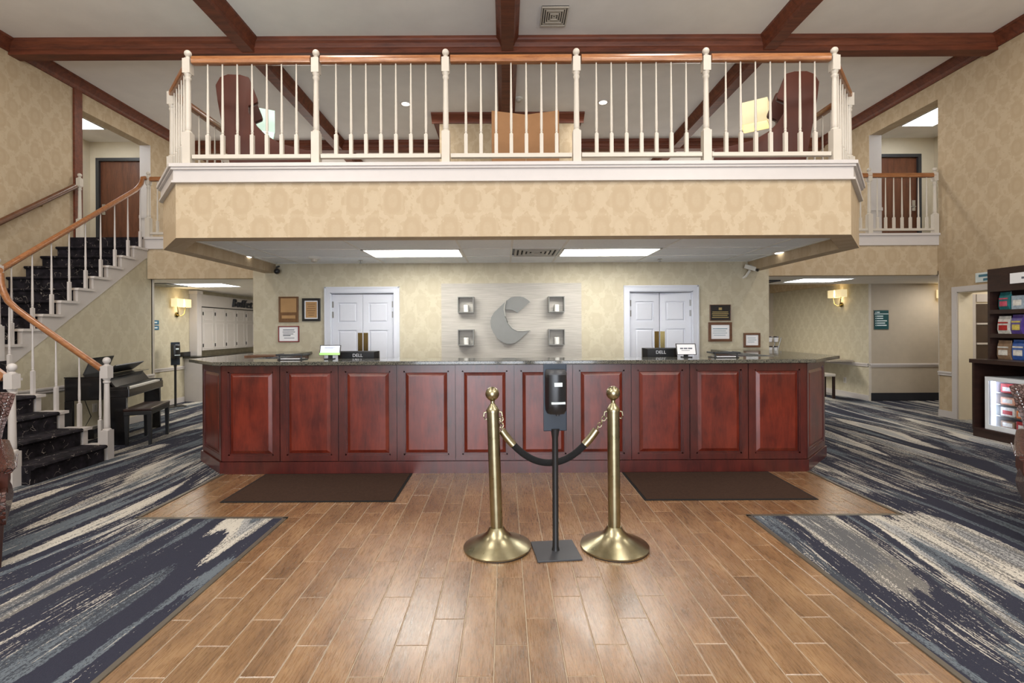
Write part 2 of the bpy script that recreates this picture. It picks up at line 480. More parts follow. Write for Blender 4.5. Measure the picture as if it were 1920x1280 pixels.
for i in range(i0, i1):
    xa, xb = .10 + i * PW + .0025, .10 + (i + 1) * PW - .0025
    spans = []
    sx0, sx1 = max(xa, TX0 + .012), min(xb, TX1 - .012)
    if sx1 - sx0 > .02: spans.append((sx0, sx1, 'strip'))
    cx0, cx1 = max(xa, CX0 + .012), min(xb, CX1 - .012)
    inside = sx1 - sx0 > (xb - xa) - .001
    for kind in ('both',) if inside else ('strip', 'cross'):
        if kind == 'both': x0, x1, ya, yb = xa, xb, Y0, TEND
        elif kind == 'strip':
            if sx1 - sx0 <= .02: continue
            x0, x1, ya, yb = sx0, sx1, Y0, TY + .012
        else:
            if cx1 - cx0 <= .02: continue
            x0, x1, ya, yb = cx0, cx1, TY + .014, TEND
        ph = (2.401 * K + .2032 * i) % PL
        k = int(math.floor((ya - ph) / PL))
        while ph + k * PL < yb:
            y0 = max(ya, ph + k * PL + .0025); y1 = min(yb, ph + (k + 1) * PL - .0025); k += 1
            if y1 - y0 < .015: continue
            if y1 < 1.55:
                rest.box(x0, x1, y0, y1, -.012, 0); continue
            key = (round(x1 - x0, 4), round(y1 - y0, 4))
            if key not in cache:
                a, b = key[0] / 2, key[1] / 2
                q = MB().add([(-a, -b, -.012), (a, -b, -.012), (a, b, -.012), (-a, b, -.012), (-a, -b, -.0015), (a, -b, -.0015), (a, b, -.0015), (-a, b, -.0015),
                              (-a + .002, -b + .002, 0), (a - .002, -b + .002, 0), (a - .002, b - .002, 0), (-a + .002, b - .002, 0)],
                             [(0, 3, 2, 1), (8, 9, 10, 11)] + [(j, (j + 1) % 4, (j + 1) % 4 + 4, j + 4) for j in range(4)] + [(j + 4, (j + 1) % 4 + 4, (j + 1) % 4 + 8, j + 8) for j in range(4)])
                cache[key] = q.mesh('plank', 'plank_tile')
            link('plank', cache[key], pf, ((x0 + x1) / 2, (y0 + y1) / 2, 0))
o = struct('plank_field', rest, 'plank_tile', pf); o['kind'] = 'stuff'
# metal transition strips at the carpet edge
m = MB()
for a in ((TX0 - .018, TX0 + .012, Y0, TY), (TX1 - .012, TX1 + .018, Y0, TY), (CX0 - .018, TX0 + .012, TY - .016, TY + .014), (TX1 - .012, CX1 + .018, TY - .016, TY + .014),
          (CX0 - .018, CX0 + .012, TY, YC), (CX1 - .012, CX1 + .018, TY, YC)):
    m.box(a[0], a[1], a[2], a[3], -.01, .007)
struct('trim_1', m, 'grey_trim')

# ================================================================== WALLS
OL0, OL1, OR0, OR1 = 8.17, 9.77, 7.957, 9.44      # upper hall openings in the side walls
OZ = 5.13
m = MB()
m.box(XL - .2, XL, Y0, OL0, 0, ZC); m.box(XL - .2, XL, OL0, OL1, 0, ZF); m.box(XL - .2, XL, OL0, OL1, OZ, ZC); m.box(XL - .2, XL, OL1, Y1, 2.8, ZC)
struct('wall_left', m, 'paper')
DR0, DR1, DRZ = 6.70, 7.62, 1.98                  # doorway behind the snack unit
m = MB()
m.box(XR, XR + .22, Y0, DR0, 0, ZC); m.box(XR, XR + .22, DR0, DR1, DRZ, ZC); m.box(XR, XR + .22, DR1, YH - .02, 0, ZC)
m.box(XR, XR + .22, YH - .02, OR1, 2.35, ZF); m.box(XR, XR + .22, YH - .02, OR1, OZ, ZC); m.box(XR, XR + .22, OR1, Y1, 2.35, ZC)
struct('wall_right', m, 'paper')
# entrance wall behind the camera: glazed opening below, solid above
m = MB()
m.box(XL - .2, -2.8, Y0 - .2, Y0, 0, ZC); m.box(2.8, XR + .2, Y0 - .2, Y0, 0, ZC); m.box(-2.8, 2.8, Y0 - .2, Y0, 2.95, ZC)
struct('wall_entrance', m, 'paper')
# office wall behind the counter with two door openings
WL, WR = px(475, YW), px(1442, YW)
D1 = (px(620, YW), px(739, YW)); D2 = (px(1180, YW), px(1299, YW)); DZ = 1.985
m = MB()
m.box(WL, D1[0], YW, YW + .14, 0, ZT + .02); m.box(D1[0], D1[1], YW, YW + .14, DZ, ZT + .02); m.box(D1[1], D2[0], YW, YW + .14, 0, ZT + .02)
m.box(D2[0], D2[1], YW, YW + .14, DZ, ZT + .02); m.box(D2[1], WR, YW, YW + .14, 0, ZT + .02)
m.box(WL, WL + .14, YW + .14, 12.5, 0, ZT + .02); m.box(WR - .14, WR, YW + .14, 12.5, 0, ZT + .02)
struct('wall_back', m, 'paper_low')
# header walls above the two corridor mouths
m = MB(); m.box(-5.80, WL, YH, YH + .15, ZLOW, 2.80); struct('wall_header_left', m, 'paper')
m = MB(); m.box(WR, XR, YH, YH + .15, ZLOW, 2.80); struct('wall_header_right', m, 'paper')
# corridors
XS = -6.5
m = MB(); m.box(XS - .15, XS, YH + .1, Y1, 0, 2.75); struct('wall_corridor_left', m, 'paper_low')
YT = 9.39 * K
m = MB(); m.box(7.12, 7.149, YT - .012, Y1, 0, 2.75); struct('wall_corridor_right', m, 'paper_low')
m = MB(); m.box(7.15, 9.3, YT - .012, YT + .15, 0, 2.75); m.box(9.3, 9.45, YH - .2, YT + .15, 0, 2.75); m.box(XR + .22, 9.3, YH - .2, YH - .02, 0, 2.75)
struct('wall_corridor_turn', m, 'taupe')
m = MB(); m.box(-9.4, 9.4, 13.0, 13.15, 0, 2.75); struct('wall_corridor_end', m, 'taupe')
m = MB(); m.box(-9.4, 9.4, Y1, Y1 + .15, 2.75, ZC + .1); struct('wall_upper_back', m, 'paper')
# enclosing the room beyond the side doorway
m = MB(); m.box(8.6, 8.7, 6.0, 7.75, 0, 2.5); m.box(7.26, 8.6, 5.9, 6.0, 0, 2.5); m.box(7.26, 8.6, 7.66, 7.75, 0, 2.5); m.box(7.26, 8.7, 5.9, 7.75, 2.5, 2.6)
struct('wall_side_room', m, 'hall_wall')
# corridor ceilings
m = MB(); m.box(XS, WL, YH + .15, 13, ZLOW, ZLOW + .1); m.box(WR, 9.3, YH + .15, YT, ZLOW, ZLOW + .1); m.box(WR, 7.12, YT, 13, 2.66, 2.74); m.box(WR, 7.12, YT, YT + .06, ZLOW + .1, 2.70)
struct('ceiling_corridors', m, 'ceiling_paint')

# the projecting shaft wall of the upper lounge
YX = 9.5
m = MB(); m.box(px(826, YX), px(1082, YX), YX, Y1, ZF, ZC); struct('wall_lounge_shaft', m, 'paper')

# ================================================================== LOBBY CEILING
m = MB(); m.box(-7.3, 7.3, Y0 - .2, Y1 + .15, ZC, ZC + .12); struct('ceiling', m, 'ceiling_paint')
def beam_profile(c, wb=.085, wt=.155, zb=5.39):
    # half-profile: flat soffit, fillet and crown flaring out to the ceiling
    pr = [(wb, zb), (wb, zb + .06), (wb + .012, zb + .07), (wb + .018, zb + .09), (wb + .035, zb + .12), (wb + .06, zb + .145), (wt, ZC - .035), (wt, ZC)]
    return [(c - a, z) for a, z in pr[::-1]] + [(c + a, z) for a, z in pr]
tn = [10]
def trim(mb, mat, smooth=False):
    tn[0] += 1
    return struct('trim_%d' % tn[0], mb, mat, smooth=smooth)
for c in (-3.62, .06, 3.78):
    trim(MB().prism(beam_profile(c), 'y', Y0, Y1), 'beam_wood')
for c in (7.06, 10.85, 3.3, -.5):
    trim(MB().prism(beam_profile(c, zb=5.38), 'x', XL, XR), 'beam_wood')
def crown(wallpos, sgn):      # crown moulding profile against a wall
    pr = [(0, 5.42), (.025, 5.42), (.03, 5.445), (.05, 5.475), (.09, 5.51), (.13, 5.54), (.15, 5.545), (.15, ZC), (0, ZC)]
    return [(wallpos + sgn * a, z) for a, z in pr]
trim(MB().prism(crown(XL, 1), 'y', Y0, Y1), 'beam_wood')
trim(MB().prism(crown(XR, -1), 'y', Y0, Y1), 'beam_wood')
trim(MB().prism(crown(YX, -1), 'x', px(812, YX), px(1096, YX)), 'beam_wood')
trim(MB().prism(crown(px(826, YX), -1), 'y', YX, Y1), 'beam_wood')
trim(MB().prism(crown(px(1082, YX), 1), 'y', YX, Y1), 'beam_wood')
# brown corner board beside the left upper opening
trim(MB().box(XL, XL + .03, 8.02, OL0, 1.9, 5.42), 'beam_wood')

# ================================================================== UPPER FLOOR, BALCONY
BP = [(-2.94, YB), (3.11, YB), (3.72, 5.03 * K), (3.72, YH), (-3.50, YH), (-3.50, 4.93 * K)]      # balcony outline in plan
def inset(poly, d):      # move each edge inward (counter-clockwise polygon)
    n = len(poly); out = []
    for i in range(n):
        p0, p1, p2 = Vector(poly[i - 1]), Vector(poly[i]), Vector(poly[(i + 1) % n])
        e1, e2 = (p1 - p0).normalized(), (p2 - p1).normalized()
        n1, n2 = Vector((-e1.y, e1.x)), Vector((-e2.y, e2.x))
        b = (n1 + n2).normalized(); out.append(tuple(p1 + b * d / max(.2, b.dot(n1))))
    return out
def band(mb, outer, inner, z0, z1):
    n = len(outer)
    for i in range(n):
        j = (i + 1) % n
        mb.add([(*outer[i], z0), (*outer[j], z0), (*inner[j], z0), (*inner[i], z0), (*outer[i], z1), (*outer[j], z1), (*inner[j], z1), (*inner[i], z1)],
               [(0, 1, 2, 3), (4, 7, 6, 5), (0, 4, 5, 1), (2, 6, 7, 3), (1, 5, 6, 2), (0, 3, 7, 4)])
    return mb
struct('wall_balcony_front', band(MB(), BP, inset(BP, .17), ZS, 2.78), 'paper')
m = MB(); m.prism(BP, 'z', ZF - .16, ZB - .001); m.box(-9.0, 9.2, YH, Y1, 2.78, ZF - .001)
struct('floor_upper', m, 'carpet')
# white trim band with a cap ledge and a bead
m = MB()
band(m, inset(BP, -.02), inset(BP, .05), 2.775, ZB - .03)
band(m, inset(BP, -.055), inset(BP, .10), ZB - .03, ZB)
band(m, inset(BP, -.04), inset(BP, .05), ZB - .05, ZB - .03)
band(m, inset(BP, -.035), inset(BP, .05), 2.765, 2.785)
trim(m, 'white_paint')
# landing edges left and right of the balcony
for x0, x1 in ((-5.82, -3.53), (3.75, XR)):
    m = MB(); m.box(x0, x1, YH - .03, YH, 2.77, ZF - .03); m.box(x0, x1, YH - .06, YH + .05, ZF - .035, ZF)
    trim(m, 'white_paint')

# ---- dropped tile ceiling over the desk: every tile is a piece
IN = inset(BP, .17)
ceil = struct('ceiling_desk', band(MB(), IN, inset(IN, .03), ZT - .012, ZT + .01), 'tbar')
gx = [-.52 + 1.22 * k for k in range(-3, 5)]; gy = [5.77 * K + .624 * k for k in range(-3, 3)]
def clipped(x0, x1, y0, y1):
    """clip a tile to the balcony outline (convex)"""
    poly = [(x0, y0), (x1, y0), (x1, y1), (x0, y1)]
    n = len(IN)
    for i in range(n):
        a, b = Vector(IN[i]), Vector(IN[(i + 1) % n]); e = b - a; nn = Vector((-e.y, e.x)).normalized()
        out = []
        for k in range(len(poly)):
            p, q = Vector(poly[k]), Vector(poly[(k + 1) % len(poly)])
            dp, dq = (p - a).dot(nn), (q - a).dot(nn)
            if dp >= 0: out.append(tuple(p))
            if (dp >= 0) != (dq >= 0): out.append(tuple(p + (q - p) * dp / (dp - dq)))
        poly = out
        if len(poly) < 3: return None
    return poly
FIX = ((-1.74, -.52), (.70, 1.92))
for i in range(len(gx) - 1):
    for j in range(len(gy)):
        y0, y1 = gy[j], gy[j] + .624
        cells = [(gx[i], gx[i + 1])]
        if abs(gx[i] + .52) < .01: cells = [(gx[i], gx[i] + .61), (gx[i] + .61, gx[i + 1])]
        for x0, x1 in cells:
            if abs(y0 - 5.77 * K) < .01 and any(abs(x0 - a) < .02 for a, b in FIX): continue
            if abs(y0 - 5.77 * K) < .01 and abs(x0 - .09) < .02: continue
            y1c = min(y1, YW)
            p = clipped(x0 + .011, x1 - .011, y0 + .011, y1c - .011) if y1c - y0 > .05 else None
            if p:
                area2 = abs(sum(p[k][0] * p[(k + 1) % len(p)][1] - p[(k + 1) % len(p)][0] * p[k][1] for k in range(len(p))))
                if area2 > .03: struct('ceiling_tile', MB().prism(p, 'z', ZT, ZT + .018), 'tile_white', ceil)
m = MB()
for x in gx + [.09]:
    p = clipped(x - .012, x + .012, YB, YW)
    if p: m.prism(p, 'z', ZT - .006, ZT + .012)
for y in gy:
    p = clipped(-5, 5, y - .012, y + .012)
    if p: m.prism(p, 'z', ZT - .0055, ZT + .0115)
struct('ceiling_grid', m, 'tbar', ceil)
m = MB(); m.prism(inset(IN, -.02), 'z', ZT + .03, ZT + .05); struct('ceiling_deck', m, 'tile_white', ceil)

# ---- fluorescent troffers
for (a, b), s in zip(FIX, ('left of the ceiling vent', 'right of the ceiling vent')):
    t = thing('light_fixture', 'long bright fluorescent panel in the tile ceiling, ' + s, 'light', ((a + b) / 2, 6.08 * K, ZT), 0, 'fluorescent panels over the desk')
    fr = MB(); y0, y1 = 5.77 * K, 5.77 * K + .624
    for q in ((a + .01, b - .01, y0 + .01, y0 + .035), (a + .01, b - .01, y1 - .035, y1 - .01), (a + .01, a + .035, y0 + .01, y1 - .01), (b - .035, b - .01, y0 + .01, y1 - .01)):
        fr.box(*q, ZT - .012, ZT + .02)
    part('frame', fr, 'tbar', t)
    part('diffuser', MB().box(a + .03, b - .03, y0 + .03, y1 - .03, ZT - .004, ZT + .01), 'light_panel', t)
def diffuser_vent(name, label, x0, x1, y0, y1, z, rings=5, pan='vent_grey'):
    t = thing(name, label, 'vent', ((x0 + x1) / 2, (y0 + y1) / 2, z))
    part('backing', MB().box(x0, x1, y0, y1, z + .002, z + .012), 'vent_dark', t)
    cx, cy = (x0 + x1) / 2, (y0 + y1) / 2
    for k in range(rings):
        s0 = 1 - k / rings; s1 = s0 - .55 / rings; zo = z - .012 + .004 * (k % 2)
        hx, hy = (x1 - x0) / 2, (y1 - y0) / 2
        o_ = [(cx - hx * s0, cy - hy * s0), (cx + hx * s0, cy - hy * s0), (cx + hx * s0, cy + hy * s0), (cx - hx * s0, cy + hy * s0)]
        i_ = [(cx - hx * s1, cy - hy * s1), (cx + hx * s1, cy - hy * s1), (cx + hx * s1, cy + hy * s1), (cx - hx * s1, cy + hy * s1)]
        part('frame' if k == 0 else 'louvre', band(MB(), o_, i_, zo, z + .006), pan, t)
diffuser_vent('air_vent', 'square louvred air vent between the two fluorescent panels', .13, .67, 5.80 * K, 5.77 * K + .6, ZT)
diffuser_vent('air_vent', 'white four-way air vent high in the lobby ceiling', px(1017, 6.5), px(1066, 6.5), 6.28, 6.68, ZC - .012, 6, 'cream_paint')

def downlight(x, y, z, label, group=None, tilt=0):
    t = thing('downlight', label, 'light', (x, y, z), 0, group)
    part('trim_ring', MB().lathe([(.095, z - .012), (.10, z - .004), (.10, z)], x, y, 20), 'white_paint', t, True)
    part('lens', MB().lathe([(.066, z - .018), (.072, z - .012)], x, y, 18), 'down_lens', t)
downlight(px(461, 6.4), 6.4, ZT - .001, 'round recessed downlight in the tile ceiling, stair side')
downlight(px(1465, 6.3), 6.3, ZT - .001, 'round recessed downlight in the tile ceiling, corridor-turn side')
downlight(-1.79, 8.98, ZC - .001, 'round downlight in the lounge ceiling left of the shaft wall')
downlight(1.82, 8.96, ZC - .001, 'round downlight in the lounge ceiling right of the shaft wall')
def smoke(x, y, z, label):
    t = thing('smoke_detector', label, 'detector', (x, y, z))
    part('base', MB().lathe([(.075, z), (.08, z - .02), (.06, z - .03)], x, y, 18), 'camera_white', t, True)
    part('sensor', MB().lathe([(.042, z - .03), (.04, z - .062), (.025, z - .07)], x, y, 16), 'cream_paint', t, True)
smoke(px(590, 6.5), 6.5, ZT - .001, 'round smoke detector on the desk ceiling')
smoke(.27, 8.8, ZC - .001, 'round smoke detector on the lounge ceiling above the cardboard')
for x, lab in ((677, 'left'), (1238, 'right')):
    X, Y = px(x, 6.85), 6.85
    t = thing('sprinkler_head', 'small sprinkler head in the desk ceiling above the %s white doors' % lab, 'sprinkler', (X, Y, ZT))
    part('escutcheon', MB().lathe([(.03, ZT), (.034, ZT - .006), (.012, ZT - .01)], X, Y, 14), 'chrome', t, True)
    part('deflector', MB().lathe([(.007, ZT - .01), (.007, ZT - .04), (.02, ZT - .042), (.02, ZT - .046)], X, Y, 12), 'steel', t)

# ================================================================== TURNED RAILING PARTS
def square_to_mesh():
    pass
def baluster_mesh(h, base=.18, w=.0155, name='baluster'):
    m = MB(); m.box(-w, w, -w, w, 0, base)
    m.lathe([(w * .95, base), (w * .6, base + .012), (w * .85, base + .022), (w * .6, base + .032), (w * .78, base + .05), (w * .8, base + .1), (w * .55, h * .72), (w * .42, h)], n=10)
    return m.mesh(name, 'cream_paint', True)
def newel_mb(h, w=.045, base=.3, block=(.84, .97)):
    b0, b1 = h * block[0], h * block[1]
    m = MB(); m.box(-w, w, -w, w, 0, base)
    m.lathe([(w * 1.0, base - .002), (w * .95, base + .012), (w * .62, base + .022), (w * .75, base + .03), (w * .72, base + .06), (w * .60, b0 - .10), (w * .58, b0 - .06),
             (w * .8, b0 - .05), (w * .8, b0 - .035), (w * .62, b0 - .03), (w * .85, b0 - .008), (w * .95, b0 + .002)], n=14)
    m.box(-w * .93, w * .93, -w * .93, w * .93, b0, b1)
    m.lathe([(w * .9, b1), (w * .95, b1 + .006), (w * .55, b1 + .014), (w * .45, b1 + .022), (w * .6, b1 + .028)], n=14)
    return m
def finial_mb(h, w=.045, b1=.97):
    return MB().sphere((0, 0, h * b1 + .028 + w * .68), w * .78, 14, 9)
RAIL_SEC = [(-.03, -.035), (-.022, -.04), (.022, -.04), (.03, -.035), (.034, -.01), (.03, .012), (.018, .03), (-.018, .03), (-.03, .012), (-.034, -.01)]
def rail_along(pts, sec=RAIL_SEC):
    rings = []
    for i, p in enumerate(pts):
        p = Vector(p); t = Vector(pts[min(i + 1, len(pts) - 1)]) - Vector(pts[max(0, i - 1)])
        hz = Vector((t.x, t.y, 0))
        a = Vector((hz.y, -hz.x, 0)).normalized() if hz.length > 1e-3 else rings_a
        rings_a = a
        up = a.cross(t.normalized()); 
        if up.z < 0: up = -up
        rings.append([tuple(p + a * u + up * v) for u, v in sec])
    return MB().loft(rings)

BAL_H = .90
bal_me = baluster_mesh(BAL_H)
NEW_H = 1.01
new_me = newel_mb(NEW_H, .036, .31).mesh('newel_post', 'cream_paint', True)
fin_me = finial_mb(NEW_H, .040).mesh('finial', 'cream_paint', True)
ZR = ZF + .945                         # handrail centre height

def add_newel(parent, x, y, z, finial=True, rz=0, me=None, fm=None):
    p = Vector(parent.location)
    o = link('newel_post', me or new_me, parent, (x - p.x, y - p.y, z - p.z), (0, 0, rz))
    if finial: link('finial', fm or fin_me, o)
    return o
def level_run(parent, p0, p1, n, z=ZF, rail_ext=.0, me=None):
    """straight level railing bay: bottom rail, handrail, n balusters"""
    p0, p1 = Vector((*p0, 0)), Vector((*p1, 0)); d = (p1 - p0); u = d.normalized(); a = p0 - u * rail_ext; b = p1 + u * rail_ext
    part('handrail', rail_along([(a.x, a.y, z + .945), (b.x, b.y, z + .945)]), 'oak', parent, True)
    nn = Vector((-u.y, u.x, 0)) * .022
    q = [(a + nn), (a - nn), (b - nn), (b + nn)]
    part('bottom_rail', MB().prism([(v.x, v.y) for v in q], 'z', z + .045, z + .08), 'cream_paint', parent)
    L = parent.location
    for k in range(n):
        p = p0 + d * ((k + 1) / (n + 1))
        link('baluster', me or bal_me, parent, (p.x - L.x, p.y - L.y, z + .08 - .078 * 0 - L.z), (0, 0, math.atan2(u.y, u.x)))
bal_me = baluster_mesh(.83)
YR = YB + .07
t = thing('balcony_railing', 'long white balcony railing with turned balusters and oak handrail above the desk', 'railing', (0, YR, ZB), 0)
NX = [px(v, YR) for v in (355, 595, 838, 1083, 1326, 1567)]
for x in NX: add_newel(t, x, YR, ZB)
for a, b in zip(NX, NX[1:]): level_run(t, (a + .045, YR), (b - .045, YR), 7)
CLp, CRp = (-3.43, 4.97 * K), (3.65, 5.07 * K)
for (c, nx, yend) in ((CLp, NX[0], YH - .05), (CRp, NX[-1], YH - .05)):
    add_newel(t, c[0], c[1], ZB, False)
    level_run(t, (nx, YR + .02), c, 6, rail_ext=-.0)
    level_run(t, c, (c[0], yend), 18)
# landing railings
for x0, x1, nws, lab, nb in ((-5.76, -3.46, (-5.76,), 'short white landing railing at the head of the stairs', 15),
                             (3.68, 6.97, (5.92, 6.985), 'white landing railing in front of the upper brown door, opposite the stairs', 0)):
    t = thing('landing_railing', lab, 'railing', ((x0 + x1) / 2, YH - .02, ZF))
    for x in nws: add_newel(t, x, YH - .02, ZF)
    if nb: level_run(t, (x0, YH - .02), (x1, YH - .02), nb)
    else:
        level_run(t, (x0, YH - .02), (nws[0], YH - .02), 15); level_run(t, (nws[0], YH - .02), (nws[1], YH - .02), 7)

# ================================================================== STAIRS
RISE, RUN = .185, .256
YTOP = 7.95                                     # riser of the upper landing
XA, XB = XL + .01, -5.86                        # upper flight between wall and white stringer
def nose_y(n): return YTOP - RUN * (16 - n)     # front of tread n, upper flight (n = 7..15)
LY0, LY1 = 4.58, 5.52                           # lower flight width
def nose_x(n): return -4.42 - .262 * (n - 1)    # front of tread n, lower flight (n = 1..5), landing is tread 6
st = thing('staircase', 'L-shaped staircase with black veined carpet and white stringers', 'stairs', (-5.8, 5.5, 0))
def tread_upper(n):
    y0, y1, z = nose_y(n), nose_y(n + 1), n * RISE
    pr = [(y0 + .03, z - RISE), (y0 + .03, z - .045), (y0 + .005, z - .04), (y0 - .01, z - .022), (y0 - .002, z - .004), (y0 + .015, z), (y1 + .04, z), (y1 + .04, z - RISE)]
    return MB().prism(pr, 'x', XA, XB)
for n in range(7, 16):
    part('stair_step', tread_upper(n), 'stair_carpet', st, True)
part('stair_step', MB().box(XA, XB + .02, YTOP + .0, YTOP + .5, ZF - RISE, ZF + .004), 'stair_carpet', st)
part('landing', MB().box(XA, nose_x(6), LY0, nose_y(7) + .03, 5 * RISE, 6 * RISE), 'stair_carpet', st)
for n in range(1, 6):
    x0, x1, z = nose_x(n), nose_x(n + 1), n * RISE
    pr = [(x0 - .03, z - RISE), (x0 - .03, z - .045), (x0 - .005, z - .04), (x0 + .012, z - .022), (x0 + .002, z - .004), (x0 - .015, z), (x1 - .04, z), (x1 - .04, z - RISE)]
    part('stair_step', MB().prism(pr, 'y', LY0 + .02, LY1 - .075), 'stair_carpet', st, True)
part('stair_step', MB().prism([(nose_x(6) - .03, 5 * RISE), (nose_x(6) + .012, 6 * RISE - .022), (nose_x(6), 6 * RISE + .002), (nose_x(6) - .3, 6 * RISE + .002)], 'y', LY0 + .02, LY1 - .1), 'stair_carpet', st)
# white stepped stringer of the upper flight
for n in range(6, 16):
    y0, y1, z = nose_y(n) if n > 6 else nose_y(7) - .05, nose_y(n + 1), n * RISE
    lo = lambda y: (y - YTOP) / RUN * RISE + (15 * RISE - .155)
    part('stringer_board', MB().prism([(y0, lo(y0)), (y1, lo(y1)), (y1, z - .03), (y0, z - .03)], 'x', XB, -5.80), 'white_paint', st)
    part('tread_end', MB().prism([(y0 - .03, z - .032), (y1 + .002, z - .032), (y1 + .002, z), (y0 - .02, z)], 'x', XB - .01, -5.765), 'white_paint', st)
part('stringer_board', MB().box(XB, -5.80, YTOP - .001, YTOP + .22, 2.62, ZF - .03), 'white_paint', st)
# lower flight: white stepped end board towards the back
for n in range(1, 6):
    x0, x1, z = nose_x(n), nose_x(n + 1), n * RISE
    part('stringer_board', MB().box(x1, min(x0 - .02, -4.53), LY1 - .05, LY1 + .01, z - RISE - (0 if n == 1 else .12), z - .03), 'white_paint', st)
    part('tread_end', MB().box(x1 - .002, min(x0 + .01, -4.53), LY1 - .08, LY1 + .035, z - .032, z - .002), 'white_paint', st)
    part('stringer_board', MB().box(x1, min(x0 - .02, -4.62), LY0 - .03, LY0 + .02, 0 if n == 1 else z - RISE - .12, z - .01), 'white_paint', st)
# wallpapered wall under the upper flight
m = MB()
y0, y1 = nose_y(7) - .02, YH + .15
lo = lambda y: (y - YTOP) / RUN * RISE + (15 * RISE - .155)
m.prism([(y0, 0), (y1, 0), (y1, 2.80), (YTOP + .05, 2.80), (YTOP, lo(YTOP) + .02), (y0, lo(y0) + .02)], 'x', -5.93, -5.81)
m.box(-6.6, -5.81, YH + .10, YH + .15, 0, 2.8)
struct('wall_under_stairs', m, 'paper_low')

# ---- stair railing
sr = thing('stair_railing', 'white turned stair railing with golden oak handrail down to the lobby', 'railing', (-5.78, 5.55, 0))
XRL, YRL = -5.80, 5.56
S_H = 1.12
snew = newel_mb(1.09, .044, .33, (.84, .965)).mesh('newel_post', 'white_paint', True); sfin = finial_mb(1.09, .05, .965).mesh('finial', 'white_paint', True)
add_newel(sr, -4.49, 5.535, 0, True, 0, snew, sfin)
cnew = newel_mb(1.13, .042, .40, (.86, .965)).mesh('newel_post', 'white_paint', True); cfin = finial_mb(1.13, .045, .965).mesh('finial', 'white_paint', True)
add_newel(sr, XRL + .02, YRL + .03, 6 * RISE, True, 0, cnew, cfin)
# handrail: bottom newel -> up the lower flight -> gooseneck -> up the upper flight -> ease to the landing newel
lo_r = lambda x: 1.02 + (-4.55 - x) * (RISE / .262)
up_r = lambda y: 6 * RISE + (y - nose_y(7)) / RUN * RISE + RISE + .86
pts = [(-4.55, 5.535, lo_r(-4.55)), (-5.35, 5.535, lo_r(-5.35)), (-5.50, 5.535, lo_r(-5.50) + .005)]
zc = lo_r(-5.5)
pts += [(-5.60, 5.537, zc + .10), (-5.655, 5.54, zc + .20), (-5.68, 5.54, zc + .30), (-5.69, 5.54, up_r(5.62) - .03)]
part('handrail', MB().tube(pts, .034, 10), 'oak', sr, True, label='golden oak handrail with a curved gooseneck')
ye = 7.72
pu = [(-5.69, 5.53, up_r(5.62)), (-5.77, 5.58, up_r(5.62) + .005), (XRL, 5.66, up_r(5.66))] + [(XRL, 5.66 + (ye - 5.66) * k / 8, up_r(5.66 + (ye - 5.66) * k / 8)) for k in range(1, 9)]
pu += [(XRL, 7.79, up_r(7.72) + .07), (XRL, 7.85, up_r(7.72) + .15), (XRL, 7.88, ZR - .01), (XRL + .03, 7.91, ZR)]
part('handrail', MB().tube(pu, .034, 10), 'oak', sr, True)
def sbal(h, base=.2):
    return baluster_mesh(h, base, .0165)
cacheb = {}
for n in range(7, 16):
    for q in (.5,):
        y = nose_y(n) + RUN * q; h = round(up_r(y) - .03 - n * RISE, 3); bs = .17 if q < .5 else .17 + RISE * .45
        key = ('u', h)
        if key not in cacheb:
            me = sbal(h, bs); me.materials[0] = M['white_paint']; cacheb[key] = me
        if n > 15: continue
        link('baluster', cacheb[key], sr, (XRL + 5.78, y - 5.55, n * RISE))
for n in range(1, 6):
    for q in ((.45,) if n > 1 else (.55,)):
        x = nose_x(n) - .262 * q; h = round(lo_r(x) - .03 - n * RISE, 3)
        if x < -5.66: continue
        key = ('l', h)
        if key not in cacheb:
            me = sbal(h, .17 + (.09 if q > .3 else 0)); me.materials[0] = M['white_paint']; cacheb[key] = me
        link('baluster', cacheb[key], sr, (x + 5.78, 5.535 - 5.55, n * RISE))
# near-side railing of the lower flight
nr = thing('stair_railing', 'stair railing on the near side of the bottom steps, ending in a white newel', 'railing', (-4.58, 4.56, 0))
add_newel(nr, -4.58, 4.56, 0, True, 0, snew, sfin)
part('handrail', rail_along([(-4.64, 4.56, 1.02), (-5.75, 4.56, 1.02 + 1.11 * .706)]), 'oak', nr, True)
for n in range(1, 6):
    x = nose_x(n) - .2
    if x > -4.75: continue
    h = round(1.02 + (-4.64 - x) * .706 - .03 - n * RISE, 3); me = sbal(h, .2); me.materials[0] = M['white_paint']
    link('baluster', me, nr, (x + 4.58, 0, n * RISE))
# wall handrail on the left wall
wr = thing('stair_handrail', 'brown wall handrail climbing the left wall beside the stairs', 'handrail', (XL, 6.5, 2.0))
part('rail', MB().tube([(-6.95, 4.9, up_r(4.9) + .02), (-6.95, 7.96, up_r(7.96) - .03)], .036, 10, .042), 'walnut_frame', wr, True)
for y in (5.4, 6.4, 7.4):
    part('bracket', MB().tube([(-6.95, y, up_r(y) - .03), (-6.97, y, up_r(y) - .09), (XL, y, up_r(y) - .10)], .011, 6), 'brass_plate', wr, True)
tn_ = thing('newel_post', 'white newel post against the left wall at the head of the stairs', 'post', (-6.95, 8.04, ZF + .005))
link('post', new_me, tn_); link('finial', fin_me, tn_)

